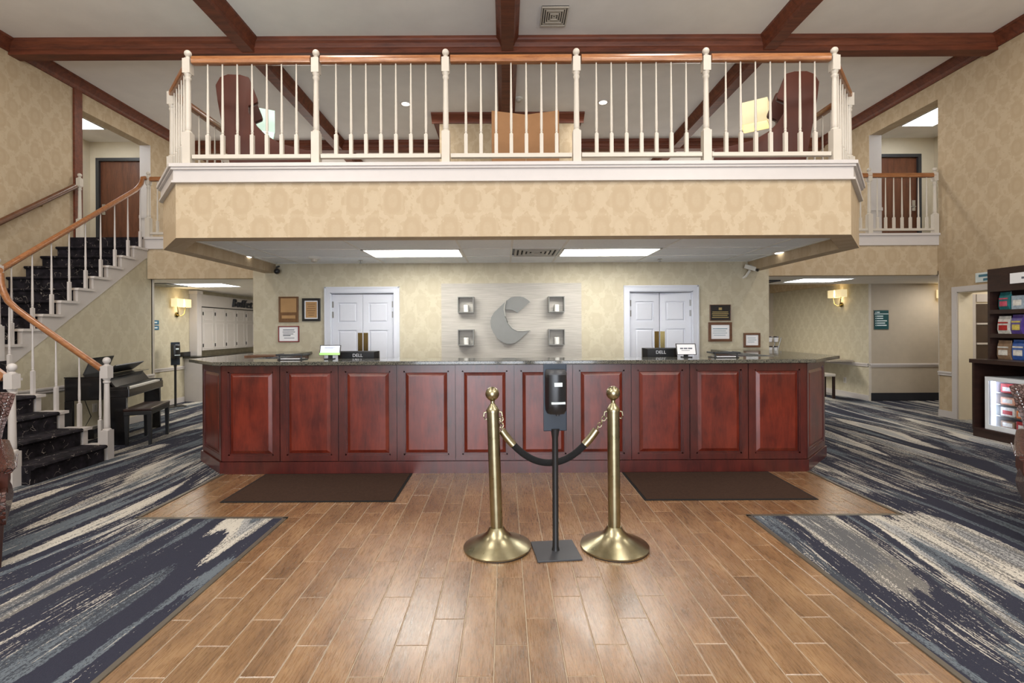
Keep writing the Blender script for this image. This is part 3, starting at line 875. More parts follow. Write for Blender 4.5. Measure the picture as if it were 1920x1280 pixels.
# ================================================================== UPPER HALLS
def hall(sgn, xo, y0, y1, xin, dx0, dx1, n):
    X = lambda v: sgn * v
    a, b = sorted((X(xin), X(xo)))
    m = MB()
    o0, o1 = sorted((X(xo), X(xo + .12)))
    m.box(o0, o1, y0 - .1, y1 + .1, ZF, 5.45)
    m.box(a, b, y0 - .12, y0, ZF, 5.45)
    da, db = sorted((X(dx0), X(dx1)))
    m.box(a, da, y1, y1 + .12, ZF, 5.45); m.box(db, b, y1, y1 + .12, ZF, 5.45); m.box(da, db, y1, y1 + .12, ZF + 2.06, 5.45)
    struct('wall_hall_%s' % ('left' if sgn < 0 else 'right'), m, 'hall_wall')
    struct('ceiling_hall_%s' % ('left' if sgn < 0 else 'right'), MB().box(a, b, y0, y1, 5.37, 5.45), 'ceiling_paint')
    d = struct('door_%d' % n, MB().box(da + .05, db - .05, y1 + .03, y1 + .075, ZF + .01, ZF + 2.01), 'hotel_door')
    tag(d, 'brown wooden guest-room door in the upper hall, %s' % ('above the stairs' if sgn < 0 else 'behind the landing railing'))
    f = MB(); f.box(da - .01, da + .055, y1 - .02, y1 + .1, ZF, ZF + 2.075); f.box(db - .055, db + .01, y1 - .02, y1 + .1, ZF, ZF + 2.075); f.box(da + .055, db - .055, y1 - .02, y1 + .1, ZF + 2.012, ZF + 2.075)
    struct('door_frame', f, 'charcoal', d)
    # lever lock
    lx = da + .13 if sgn < 0 else db - .13
    l = struct('lock', MB().box(lx - .035, lx + .035, y1 + .012, y1 + .03, ZF + .90, ZF + 1.12), 'chrome', d)
    struct('lever', MB().tube([(lx, y1 + .01, ZF + .98), (lx, y1 - .035, ZF + .98), (lx + .11 * (1 if sgn < 0 else -1), y1 - .035, ZF + .98)], .011, 8), 'chrome', l, True)
    ly = y1 - 1.55 if sgn < 0 else y1 - 1.5
    c0, c1 = sorted((X(xin + .5), X(xin + 1.1)))
    t = thing('light_fixture', 'white ceiling light panel in the upper hall, %s' % ('above the stairs' if sgn < 0 else 'above the landing door'), 'light', ((c0 + c1) / 2, ly + .5, 5.37))
    part('frame', band(MB(), [(c0 - .02, ly - .02), (c1 + .02, ly - .02), (c1 + .02, ly + .88), (c0 - .02, ly + .88)], [(c0, ly), (c1, ly), (c1, ly + .86), (c0, ly + .86)], 5.352, 5.37), 'tbar', t)
    part('diffuser', MB().box(c0, c1, ly, ly + .86, 5.358, 5.369), 'hall_panel', t)
hall(-1, 8.60, 8.0, 10.2, 7.242, 7.40, 8.46, 1)
hall(1, 8.95, 7.9, 10.2, 7.262, 7.60, 8.66, 2)
# chair rail returns on the wall ends
for x0, x1, y in ((XL - .2, XL + .01, OL1), (XR - .01, XR + .22, OR1)):
    m = MB(); m.box(x0, x1, y - .012, y, ZF, OZ); trim(m, 'white_paint')
    m = MB(); m.box(x0 - .01, x1 + .01, y - .028, y - .012, ZF + .72, ZF + .78); trim(m, 'white_paint')

# ================================================================== BASEBOARDS, CHAIR RAILS
def base_x(x, sgn, y0, y1, name, mat='white_paint', h=.11):
    a, b = sorted((x, x + sgn * .016)); struct(name, MB().box(a, b, y0, y1, .004, h), mat)
def chair_x(x, sgn, y0, y1, z=.70):
    m = MB()
    for zz0, zz1, d in ((z - .035, z + .035, .012), (z - .028, z - .012, .022), (z + .006, z + .028, .028)):
        a, b = sorted((x, x + sgn * d)); m.box(a, b, y0, y1, zz0, zz1)
    trim(m, 'white_paint')
base_x(-5.81, 1, 5.6, YH + .15, 'baseboard_stairs'); chair_x(-5.81, 1, 5.6, YH + .15)
base_x(XS, 1, YH + .15, 9.94, 'baseboard_corridor_left'); chair_x(XS, 1, YH + .15, 9.94)
base_x(7.12, -1, YT, 13, 'baseboard_corridor_right'); chair_x(7.12, -1, YT, 13)
base_x(XR, -1, DR1 + .09, YH - .02, 'baseboard_right'); chair_x(XR, -1, DR1 + .09, YH - .02)
base_x(XR, -1, Y0, DR0 - .09, 'baseboard_right_front')
struct('baseboard_turn', MB().box(7.15, 9.3, YT - .026, YT - .012, .004, .16), 'dark_base')
m = MB(); m.box(7.13, 9.3, YT - .026, YT - .012, .665, .735); m.box(7.13, 9.3, YT - .04, YT - .012, .70, .725); trim(m, 'white_paint')
m = MB(); m.box(7.112, 7.16, YT - .02, YT - .012, 0, ZLOW + .1); trim(m, 'cream_paint')
m = MB(); m.box(-5.94, -5.80, YH + .15, YH + .158, 0, ZLOW); m.box(-5.81, -5.802, YH + .12, YH + .15, 0, ZLOW); trim(m, 'cream_paint')
m = MB(); m.box(XR - .006, XR + .226, YH - .028, YH - .02, 0, ZLOW); trim(m, 'cream_paint')

# side doorway (right) with casing and an open glazed leaf
d3 = struct('door_3', MB().box(XR - .02, XR, DR1, DR1 + .085, 0, DRZ + .085).box(XR - .02, XR, DR0 - .085, DR0, 0, DRZ + .085).box(XR - .02, XR, DR0, DR1, DRZ, DRZ + .085), 'white_paint')
struct('jamb', MB().box(XR, XR + .22, DR1 - .012, DR1, 0, DRZ).box(XR, XR + .22, DR0, DR0 + .012, 0, DRZ).box(XR, XR + .22, DR0, DR1, DRZ - .012, DRZ), 'hall_wall', d3)
lx0, lx1, ly = XR + .225, XR + 1.02, DR1 + .02
leaf = MB(); leaf.box(lx0, lx0 + .075, ly, ly + .035, .02, DRZ - .03); leaf.box(lx1 - .09, lx1, ly, ly + .035, .02, DRZ - .03)
leaf.box(lx0 + .09, lx1 - .09, ly, ly + .035, DRZ - .15, DRZ - .03); leaf.box(lx0 + .09, lx1 - .09, ly, ly + .035, .02, .25)
lf = struct('door_leaf', leaf, 'white_paint', d3)
for z in (.56, .87, 1.18, 1.49): struct('muntin', MB().box(lx0 + .09, lx1 - .09, ly - .004, ly + .03, z - .014, z + .014), 'white_paint', lf)
for k in range(5):
    z0 = .25 + .31 * k; struct('pane', MB().box(lx0 + .09, lx1 - .09, ly + .012, ly + .018, z0, min(z0 + .31, DRZ - .15)), 'dark_pane', lf)
Ys = px(0, 1)  # unused depth helper
sg = thing('room_name_sign', 'small white sign with teal lettering above the side doorway', 'sign', (XR, 7.12, 2.17))
part('plate', MB().box(XR - .012, XR - .001, 6.86, 7.32, 2.10, 2.24), 'sign_white', sg)
for z, y0, y1 in ((2.195, 6.92, 7.10), (2.195, 7.13, 7.27), (2.135, 6.98, 7.20)):
    part('text_line', MB().box(XR - .0135, XR - .012, y0, y1, z - .018, z + .018), 'ink_teal', sg)

# ================================================================== OFFICE DOORS
def office_door(n, x0, x1, label, ajar, mark):
    d = MB(); c = .075
    d.box(x0 - c, x0, YW - .022, YW, 0, DZ + c); d.box(x1, x1 + c, YW - .022, YW, 0, DZ + c); d.box(x0, x1, YW - .022, YW, DZ, DZ + c)
    d.box(x0 - c - .008, x0 - c + .012, YW - .03, YW, 0, DZ + c + .01); d.box(x1 + c - .012, x1 + c + .008, YW - .03, YW, 0, DZ + c + .01); d.box(x0 - c, x1 + c, YW - .03, YW, DZ + c - .012, DZ + c + .01)
    d.box(x0, x0 + .012, YW, YW + .13, 0, DZ); d.box(x1 - .012, x1, YW, YW + .13, 0, DZ); d.box(x0, x1, YW, YW + .13, DZ - .012, DZ)
    dr = tag(struct('door_%d' % n, d, 'door_white'), label)
    mid = (x0 + x1) / 2; lw = mid - x0 - .016
    for s in (-1, 1):
        hx = x0 + .014 if s < 0 else x1 - .014
        # leaf in local coordinates: hinge at 0, grows towards the middle
        lf = MB(); st_ = .085; q = lambda a, b, *r: (min(-s * a, -s * b), max(-s * a, -s * b), *r)
        rows = [(.30, 1.50), (1.56, 1.86)]; rows = [(.22, 1.02), (1.12, 1.50), (1.60, 1.87)]
        rows = [(.2, .78), (.88, 1.44), (1.55, 1.84)]
        lf.box(*q(0, st_, 0, .035, .012, DZ - .02)); lf.box(*q(lw - st_, lw, 0, .035, .012, DZ - .02))
        zs = [.012] + [v for r in rows for v in r] + [DZ - .02]
        for k in range(0, len(zs), 2): lf.box(*q(st_, lw - st_, 0, .035, zs[k], zs[k + 1]))
        o = link('door_leaf', lf.mesh('door_leaf', 'door_white'), dr, (hx, YW + .03, 0), (0, 0, ajar * -s))
        for a, b in rows:
            p = MB().box(*q(st_, lw - st_, .014, .03, a, b))
            i0_, i1_ = st_ + .03, lw - st_ - .03
            xx0, xx1 = sorted((-s * i0_, -s * i1_))
            p.add([(xx0 - .018, .014, a + .012), (xx1 + .018, .014, a + .012), (xx1 + .018, .014, b - .012), (xx0 - .018, .014, b - .012), (xx0, .004, a + .03), (xx1, .004, a + .03), (xx1, .004, b - .03), (xx0, .004, b - .03)],
                  [(4, 5, 6, 7), (0, 1, 5, 4), (1, 2, 6, 5), (2, 3, 7, 6), (3, 0, 4, 7)])
            link('door_panel', p.mesh('door_panel', 'door_white'), o)
        px0, px1 = sorted((-s * (lw - .072), -s * (lw - .006)))
        link('push_plate', MB().box(px0, px1, -.004, 0, 1.06, 1.40).mesh('push_plate', 'brass_plate'), o)
        for z in (1.62, 1.77):
            h0, h1 = sorted((-s * -.012, -s * .022))
            link('hinge', MB().box(h0, h1, -.006, 0, z, z + .09).mesh('hinge', 'steel'), o)
office_door(4, D1[0], D1[1], 'white panelled double doors behind the desk beside the award plaques', .0, 0)
office_door(5, D2[0], D2[1], 'white panelled double doors behind the desk, leaves slightly ajar', .10, 1)

# ================================================================== RECEPTION COUNTER
CP = [(-2.86, YC), (3.045, YC), (3.60, 5.52), (3.60, YW - .02), (3.05, YW - .02), (3.05, 5.42), (-2.85, 5.42), (-2.85, YW - .02), (-3.36, YW - .02), (-3.36, 5.45)]
ct = thing('reception_counter', 'long cherry-wood reception counter with raised panels and angled ends', 'counter', (.09, YC, 0))
ZCT = 1.095
part('carcass', MB().prism([(-2.86, YC + .022), (3.045, YC + .022), (3.585, 5.53), (3.585, YW - .02), (3.05, YW - .02), (3.05, 5.30), (-2.85, 5.30), (-2.85, YW - .02), (-3.345, YW - .02), (-3.345, 5.46)], 'z', .0, ZCT), 'cherry_frame', ct)
def panel(parent, p0, p1, z0, z1, st_=.062):
    """framed raised panel on the vertical plane through p0-p1 (outside on the right-hand side)"""
    p0, p1 = Vector((*p0, 0)), Vector((*p1, 0)); L = (p1 - p0).length; u = (p1 - p0) / L; nrm = Vector((u.y, -u.x, 0))
    def T(mb): return mb.xf(Matrix(((u.x, -nrm.x, 0, p0.x), (u.y, -nrm.y, 0, p0.y), (0, 0, 1, 0), (0, 0, 0, 1))))
    g = .004
    fr = MB(); a, b = g, L - g
    # frame, front face at y=0 (towards viewer -y), thickness .022
    fr.box(a, a + st_, 0, .022, z0, z1); fr.box(b - st_, b, 0, .022, z0, z1); fr.box(a + st_, b - st_, 0, .022, z0, z0 + st_ * .9); fr.box(a + st_, b - st_, 0, .022, z1 - st_ * .9, z1)
    f = part('cabinet_panel', T(fr), 'cherry_frame', parent)
    # bead mouldings inside the frame
    i0_, i1_, k0, k1 = a + st_, b - st_, z0 + st_ * .9, z1 - st_ * .9
    bd = MB()
    for q in ((i0_, i0_ + .014, k0, k1), (i1_ - .014, i1_, k0, k1), (i0_, i1_, k0, k0 + .014), (i0_, i1_, k1 - .014, k1)):
        bd.box(q[0], q[1], .006, .02, q[2], q[3])
    part('bead', T(bd), 'cherry_frame', f)
    i0_ += .02; i1_ -= .02; k0 += .02; k1 -= .02; s = .032
    rp = MB().add([(i0_, .020, k0), (i1_, .020, k0), (i1_, .020, k1), (i0_, .020, k1), (i0_ + s, .004, k0 + s), (i1_ - s, .004, k0 + s), (i1_ - s, .004, k1 - s), (i0_ + s, .004, k1 - s)],
                  [(4, 5, 6, 7), (0, 1, 5, 4), (1, 2, 6, 5), (2, 3, 7, 6), (3, 0, 4, 7)])
    part('raised_panel', T(rp), 'cherry', f)
for k in range(10):
    xa = -2.86 + k * .5905
    panel(ct, (xa, YC), (xa + .5905, YC), .125, ZCT - .01)
panel(ct, (-3.36, 5.45), (-2.868, YC + .006), .125, ZCT - .01)
panel(ct, (3.053, YC + .006), (3.60, 5.52), .125, ZCT - .01)
for p0, p1 in (((-2.87, YC - .014), (3.055, YC - .014)), ((-3.375, 5.44), (-2.87, YC - .014)), ((3.055, YC - .014), (3.612, 5.51))):
    a, b = Vector((*p0, 0)), Vector((*p1, 0)); u = (b - a).normalized(); nn = Vector((-u.y, u.x, 0)) * .034
    part('plinth', MB().prism([(v.x, v.y) for v in (a, b, b + nn, a + nn)], 'z', 0, .12), 'cherry_frame', ct)
OP = [(-2.90, YC - .085), (3.085, YC - .085), (3.73, 5.46), (3.73, YW - .012), (3.0, YW - .012), (3.0, 5.36), (-2.80, 5.36), (-2.80, YW - .012), (-3.49, YW - .012), (-3.49, 5.42)]
solo('counter_top', MB().prism(OP, 'z', ZCT + .001, 1.133), 'granite', 'dark speckled granite top of the reception counter', 'countertop', bevel=.006, origin=(.09, YC, ZCT))
# staff desk behind the counter, carries the screens
dk = thing('staff_desk', 'low staff work desk hidden behind the reception counter', 'desk', (0, 5.7, 0))
part('desk_top', MB().box(-2.7, 2.9, 5.44, 6.05, .73, .76), 'walnut_frame', dk)
for x in (-2.68, -.9, .9, 2.86): part('leg_panel', MB().box(x, x + .03, 5.46, 6.03, 0, .73), 'walnut_frame', dk)
def monitor(x, y, ztop, wdt, label):
    t = thing('monitor', label, 'monitor', (x, y, .76), 0, 'desk screens seen from behind')
    h = .32; z1 = ztop; z0 = z1 - h; a = wdt / 2
    part('base', MB().box(x - .13, x + .13, y - .09, y + .09, .76, .775), 'black_plastic', t, bevel=.004)
    part('stand', MB().box(x - .04, x + .04, y - .012, y + .018, .775, z0 + .14), 'black_plastic', t)
    sh = MB().loft([[(x - a, y + .03, z0), (x + a, y + .03, z0), (x + a, y + .03, z1), (x - a, y + .03, z1)],
                    [(x - a, y, z0), (x + a, y, z0), (x + a, y, z1), (x - a, y, z1)],
                    [(x - a + .05, y - .035, z0 + .05), (x + a - .05, y - .035, z0 + .05), (x + a - .05, y - .035, z1 - .012), (x - a + .05, y - .035, z1 - .012)]])
    part('shell', sh, 'black_plastic', t)
    part('display', MB().box(x - a + .012, x + a - .012, y + .031, y + .033, z0 + .012, z1 - .012), 'screen', t)
    link('lettering', text_mesh('DELL', .052, 'letter_white'), t, (.0, -.038, z1 - .05 - .76), (PI / 2, 0, 0))['label'] = 'silver brand lettering'
monitor(px(672, 5.62), 5.62, 1.203, .47, 'black monitor back in front of the left white doors')
monitor(px(1237, 5.62), 5.62, 1.222, .40, 'black monitor back in front of the right white doors')
def tablet(x0, x1, y0, y1, Y, label, green, cat):
    X0, X1 = px(x0, Y), px(x1, Y); zt = pz(y0, Y, x0); zb = pz(y1, Y, x0); c = (X0 + X1) / 2; hw = (X1 - X0) / 2
    t = thing('tablet_stand' if green else 'sign_holder', label, cat, (c, Y, 1.1335), 0)
    part('base', MB().box(c - .045, c + .045, Y - .04, Y + .06, 1.1335, 1.142), 'black_plastic', t)
    part('neck', MB().box(c - .022, c + .022, Y + .02, Y + .035, 1.14, (zt + zb) / 2), 'black_plastic', t)
    tl = .035
    fr = MB().add([(c - hw, Y, zb), (c + hw, Y, zb), (c + hw, Y + tl, zt), (c - hw, Y + tl, zt), (c - hw, Y + .012, zb), (c + hw, Y + .012, zb), (c + hw, Y + tl + .012, zt), (c - hw, Y + tl + .012, zt)],
                  [(0, 1, 2, 3), (4, 7, 6, 5), (0, 4, 5, 1), (1, 5, 6, 2), (2, 6, 7, 3), (3, 7, 4, 0)])
    part('frame', fr, 'black_plastic', t)
    def strip(a0, a1, f0, f1, d):      # strip on the tilted face, fractions of the height
        za, zb_ = zb + (zt - zb) * f0, zb + (zt - zb) * f1; ya, yb = Y + tl * f0 - d, Y + tl * f1 - d
        return MB().add([(c + hw * a0, ya, za), (c + hw * a1, ya, za), (c + hw * a1, yb, zb_), (c + hw * a0, yb, zb_)], [(0, 1, 2, 3)])
    sc = part('screen' if green else 'card', strip(-.92, .92, .26 if green else .05, .93, .001), 'screen' if green else 'paper_white', t)
    if green:
        part('lower_band', strip(-.98, .98, .03, .26, .001), 'screen_green', t)
        for k, f in enumerate((.55, .68, .8)): part('text_line', strip(-.55, .5 - .2 * (k == 1), f, f + .035, .002), 'ink', sc)
    else:
        for a0, a1 in ((-.62, -.3), (-.24, .12), (.18, .62)): part('text_line', strip(a0, a1, .50, .62, .002), 'ink', sc)
        part('text_line', strip(-.5, .35, .36, .40, .002), 'ink', sc)
tablet(598, 637, 647, 666, 5.25, 'small tilted tablet with green-edged bright screen on the counter', True, 'tablet')
tablet(1269, 1306, 644, 665, 5.25, 'small white sign card in a holder on the counter by the right monitor', False, 'sign')
def tray(x, label):
    X = px(x, 5.2); t = thing('letter_tray', label, 'tray', (X, 5.2, 1.1335))
    part('base', MB().box(X - .13, X + .13, 5.12, 5.28, 1.1335, 1.142), 'black_plastic', t)
    part('upper_tray', MB().box(X - .14, X + .14, 5.11, 5.29, 1.178, 1.186), 'black_plastic', t)
    part('rim', MB().box(X - .14, X + .14, 5.11, 5.116, 1.186, 1.196).box(X - .14, X - .134, 5.11, 5.29, 1.186, 1.196).box(X + .134, X + .14, 5.11, 5.29, 1.186, 1.196), 'charcoal', t)
    for a in (-.12, .11): part('post', MB().box(X + a, X + a + .012, 5.13, 5.142, 1.142, 1.178), 'charcoal', t)
    part('papers', MB().box(X - .1, X + .1, 5.13, 5.27, 1.142, 1.150), 'paper_white', t)
tray(549, 'black letter tray on the counter in front of the award plaques')
tray(1356, 'black letter tray on the counter below the framed certificates')
m = MB().box(px(470, 5.9), px(524, 5.9), 5.75, 6.05, 1.1335, 1.150)
solo('brochure_stack', m, 'walnut_frame', 'flat brown folder lying on the left wing of the counter', 'folder')

# ================================================================== FEATURE WALL
ax0, ax1, az0, az1 = px(828, YW), px(1090, YW), .95, pz(531, YW)
solo('accent_panel', MB().box(ax0, ax1, YW - .018, YW - .0005, az0, az1), 'linen', 'pale textured feature panel behind the desk', 'panel')
def emblem():
    Y = YW - .07
    P = lambda x, y: (px(x, Y), pz(y, Y))
    s, ox, oy = 280 / 1920, 820, 520
    C = lambda pts: [P(ox + a * s, oy + b * s) for a, b in pts]
    t = thing('letter_emblem', 'large grey crescent letter C emblem on the feature panel', 'emblem', (px(955, Y), YW - .018, pz(645, Y)))
    outer = [(1195, 315), (1160, 285), (1110, 255), (1060, 245), (1000, 245), (950, 255), (890, 300)]
    body = [(890, 300), (730, 450), (695, 510), (682, 570), (690, 640), (720, 710), (770, 780), (840, 835), (910, 855), (980, 848), (1030, 820), (1190, 680), (1110, 688), (1030, 690), (965, 655), (905, 580), (875, 500), (862, 410), (865, 350)]
    top = [(890, 300), (950, 255), (1000, 245), (1060, 245), (1110, 255), (1160, 285), (1195, 315), (1030, 455), (1000, 435), (950, 415), (862, 408), (868, 350)]
    part('crescent_body', MB().prism(C(body), 'y', Y - .015, YW - .018), 'emblem_grey', t)
    part('crescent_tip', MB().prism(C(top), 'y', Y + .004, YW - .019), 'emblem_grey', t)
    edge = [(885, 302), (868, 350), (862, 410), (875, 500), (905, 580), (965, 655), (1030, 690), (1110, 690), (1192, 680)]
    part('rim', MB().tube([(q[0], Y - .015, q[1]) for q in C(edge)], .008, 6), 'vent_grey', t, True)
emblem()
for i, (x, y, nm) in enumerate(((874, 571, 'upper left'), (1043, 571, 'upper right'), (874, 632, 'lower left'), (1043, 632, 'lower right'))):
    Yc_ = YW - .06; cx, cz = px(x, Yc_), pz(y, Yc_); h = .115; y0, y1 = YW - .135, YW - .0185
    t = thing('cube_shelf', 'grey cube wall shelf, %s of the letter C emblem' % nm, 'shelf', (cx, YW - .02, cz - h), 0, 'cube shelves on the feature panel')
    for q in ((cx - h, cx + h, cz - h, cz - h + .012), (cx - h, cx + h, cz + h - .012, cz + h), (cx - h, cx - h + .012, cz - h + .012, cz + h - .012), (cx + h - .012, cx + h, cz - h + .012, cz + h - .012)):
        part('cube_side', MB().box(q[0], q[1], y0, y1, q[2], q[3]), 'emblem_grey', t)
    part('cube_back', MB().box(cx - h + .012, cx + h - .012, y1 - .006, y1, cz - h + .012, cz + h - .012), 'linen', t)
    zb = cz - h + .0125
    c = thing('candle', 'white pillar candle in the %s cube shelf' % nm, 'candle', (cx + .004, YW - .075, zb), 0, 'pillar candles in the cube shelves')
    part('wax', MB().lathe([(.036, zb), (.037, zb + .004), (.037, zb + .096), (.033, zb + .1), (.02, zb + .095)], cx + .004, YW - .075, 18), 'candle', c, True)
    part('wick', MB().lathe([(.0015, zb + .094), (.0012, zb + .108)], cx + .004, YW - .075, 6), 'black_satin', c)

# ================================================================== FRAMES AND PLAQUES
def frame(name, x0, x1, y0, y1, label, fmat, wdt, mat_in, mount=None, lines=(), line_mat='ink', extra=None):
    Y = YW - .012; xm = (x0 + x1) / 2
    X0, X1, Z0, Z1 = px(x0, Y), px(x1, Y), pz(y1, Y, xm), pz(y0, Y, xm)
    t = thing(name, label, 'plaque' if 'plaque' in name else 'picture', ((X0 + X1) / 2, YW - .001, Z0))
    if wdt:
        for q in ((X0, X1, Z0, Z0 + wdt), (X0, X1, Z1 - wdt, Z1), (X0, X0 + wdt, Z0 + wdt, Z1 - wdt), (X1 - wdt, X1, Z0 + wdt, Z1 - wdt)):
            part('frame_side', MB().box(q[0], q[1], YW - .026, YW - .001, q[2], q[3]), fmat, t, bevel=.003)
    a, b, c, d = X0 + wdt, X1 - wdt, Z0 + wdt, Z1 - wdt
    if mount:
        part('mount', MB().box(a, b, YW - .014, YW - .001, c, d), mount, t); a += .016; b -= .016; c += .016; d -= .016
        sheet = part('sheet', MB().box(a, b, YW - .0165, YW - .0142, c, d), mat_in, t)
        f = YW - .0172
    else:
        sheet = part('sheet', MB().box(a, b, YW - .016, YW - .001, c, d), mat_in, t); f = YW - .0168
    for (u0, u1, v, hh) in lines:
        part('text_line', MB().box(a + (b - a) * u0, a + (b - a) * u1, f, f + .0006, c + (d - c) * v, c + (d - c) * (v + hh)), line_mat, sheet)
    if extra:
        for (u0, u1, v0, v1, mt) in extra:
            part('inset_plate', MB().box(a + (b - a) * u0, a + (b - a) * u1, f - .003, f + .0006, c + (d - c) * v0, c + (d - c) * v1), mt, t)
frame('award_plaque', 523, 560, 556, 604, 'brown wooden award plaque with a pale name plate', 'plaque_brown', .014, 'plaque_brown', None, (), 'ink', [(.06, .94, .38, .97, 'paper_tan'), (.12, .88, .12, .25, 'paper_tan')])
frame('framed_certificate', 567, 601, 559, 602, 'dark framed tan certificate beside the left white doors', 'black_plastic', .035, 'paper_tan', 'paper_white', [(.15, .85, .84, .03), (.2, .8, .7, .03), (.1, .9, .56, .03), (.12, .88, .42, .03), (.2, .8, .28, .03), (.25, .75, .14, .03)], 'walnut_frame')
frame('framed_certificate', 522, 561, 611, 641, 'red framed white certificate under the brown plaque', 'red_frame', .014, 'paper_white', None, [(.2, .8, .76, .06), (.18, .84, .62, .05), (.2, .75, .48, .05), (.2, .6, .36, .07), (.25, .8, .2, .04)], 'ink')
frame('award_plaque', 1331, 1370, 571, 601, 'black plaque with gold lettering beside the right white doors', 'walnut_frame', .008, 'black_plastic', None, [(.1, .9, .52, .05), (.08, .92, .4, .05), (.1, .86, .28, .05), (.08, .92, .16, .05), (.42, .58, .68, .16)], 'gold_ink')
frame('framed_certificate', 1328, 1372, 604, 640, 'brown framed certificate directly under the black plaque', 'walnut_frame', .038, 'paper_white', None, [(.1, .9, .7, .05), (.12, .82, .55, .03), (.1, .88, .4, .03), (.15, .8, .25, .03)], 'ink_teal')
frame('framed_certificate', 1394, 1425, 624, 651, 'smallest brown framed certificate, nearest the wall corner', 'walnut_frame', .03, 'paper_white', None, [(.15, .8, .7, .04), (.2, .85, .5, .04), (.15, .7, .3, .04)], 'ink_teal')

# ================================================================== SECURITY CAMERAS
X, Z = px(517, 7.0), pz(507, 7.0, 517)
t = thing('security_camera', 'small dark dome security camera by the left wall corner', 'camera', (X, YW, ZT - .03))
part('mount', MB().tube([(X - .02, YW - .002, ZT - .04), (X - .025, YW - .06, ZT - .06), (X - .015, YW - .10, ZT - .10)], .014, 8), 'charcoal', t, True)
part('dome', MB().sphere((X, YW - .11, ZT - .125), .042, 14, 9), 'black_plastic', t, True)
X = px(1412, 7.0)
t = thing('security_camera', 'white box security camera on a bracket by the right wall corner', 'camera', (X, YW, ZT - .05))
part('bracket', MB().tube([(X + .06, YW - .001, ZT - .03), (X + .10, YW - .04, ZT - .05), (X + .06, YW - .08, ZT - .04), (X + .0, YW - .1, ZT - .08)], .014, 8), 'camera_white', t, True)
b = MB().box(-.035, .035, -.10, .08, -.03, .03).xf(Matrix.Translation((X - .02, YW - .14, ZT - .11)) @ Matrix.Rotation(.5, 4, 'Z') @ Matrix.Rotation(.35, 4, 'X'))
part('housing', b, 'camera_white', t, bevel=.006)
b = MB().lathe([(.028, 0), (.028, .02), (.02, .022)], n=14).xf(Matrix.Translation((X - .02, YW - .14, ZT - .11)) @ Matrix.Rotation(.5, 4, 'Z') @ Matrix.Rotation(.35, 4, 'X') @ Matrix.Translation((0, -.10, 0)) @ Matrix.Rotation(PI / 2, 4, 'X'))
part('lens', b, 'black_gloss', t, True)
part('wall_arm', MB().tube([(X - .02, YW - .12, ZT - .14), (X - .05, YW - .06, ZT - .22), (X - .06, YW - .001, ZT - .24)], .018, 8), 'camera_white', t, True)

# ================================================================== MATS
for x0, x1, lab in ((-2.40, -.93, 'dark brown floor mat in front of the left counter panels'), (1.17, 2.63, 'dark brown floor mat in front of the right counter panels')):
    t = thing('entrance_mat', lab, 'mat', ((x0 + x1) / 2, 4.5, 0), 0, 'brown mats before the counter')
    part('pile', MB().box(x0 + .02, x1 - .02, 4.12 + .02, 4.92 - .02, .0005, .009), 'mat_brown', t)
    part('border', band(MB(), [(x0, 4.12), (x1, 4.12), (x1, 4.92), (x0, 4.92)], [(x0 + .02, 4.14), (x1 - .02, 4.14), (x1 - .02, 4.90), (x0 + .02, 4.90)], .0005, .006), 'rope_black', t)

# ================================================================== STANCHIONS, ROPE, SANITISER
SY = 3.255
def stanchion(x, lean, label):
    t = thing('stanchion', label, 'stanchion', (x, SY, .0), 0, 'brass rope posts')
    t.rotation_euler = (0, lean, 0)
    part('base', MB().lathe([(.205, .0), (.222, .006), (.224, .016), (.205, .026), (.15, .05), (.10, .075), (.065, .105), (.046, .14)], n=40), 'brass', t, True, world=False)
    part('base_rim', MB().lathe([(.216, .0), (.222, .0005), (.222, .007), (.216, .009)], n=40), 'black_satin', t, True, world=False)
    part('post', MB().lathe([(.0405, .10), (.0405, .90)], n=24), 'brass', t, True, world=False)
    part('collar', MB().lathe([(.043, .895), (.044, .91), (.036, .925), (.022, .945), (.014, .955), (.014, .972), (.02, .978)], n=24), 'brass', t, True, world=False)
    part('ball', MB().sphere((0, 0, 1.02), .046, 20, 12), 'brass', t, True, world=False)
    for s in (-1, 1):
        part('hook_ring', MB().tube([(s * .042, 0, .90), (s * .058, 0, .895), (s * .062, 0, .87), (s * .052, 0, .85), (s * .042, 0, .855)], .005, 6), 'brass', t, True, world=False)
    return t
SLX, SRX = -.055, .722
stanchion(SLX, -.028, 'brass stanchion with ball top standing left of the sanitiser stand')
stanchion(SRX, -.004, 'brass stanchion with ball top standing right of the sanitiser stand')
rp = thing('barrier_rope', 'black velvet rope hanging between the two brass stanchions', 'rope', (.33, SY, .55))
a = Vector((SLX - .085 + .062 + .02, SY + .03, .79)); b = Vector((SRX - .062 - .012, SY + .03, .80))
ax_, bx_ = a + Vector((.035, 0, -.02)), b - Vector((.035, 0, .015))
pts = []
for k in range(25):
    f = k / 24; x = ax_.x + (bx_.x - ax_.x) * f; z = .55 + (ax_.z - .55) * abs(2 * f - 1) ** 2.1; pts.append((x, SY + .035, z))
part('rope', MB().tube(pts[2:-2], .023, 10), 'rope_black', rp, True)
part('ferrule', MB().tube([pts[0], pts[1], pts[2], pts[3]], .026, 12), 'brass', rp, True); part('ferrule', MB().tube([pts[-4], pts[-3], pts[-2], pts[-1]], .026, 12), 'brass', rp, True)
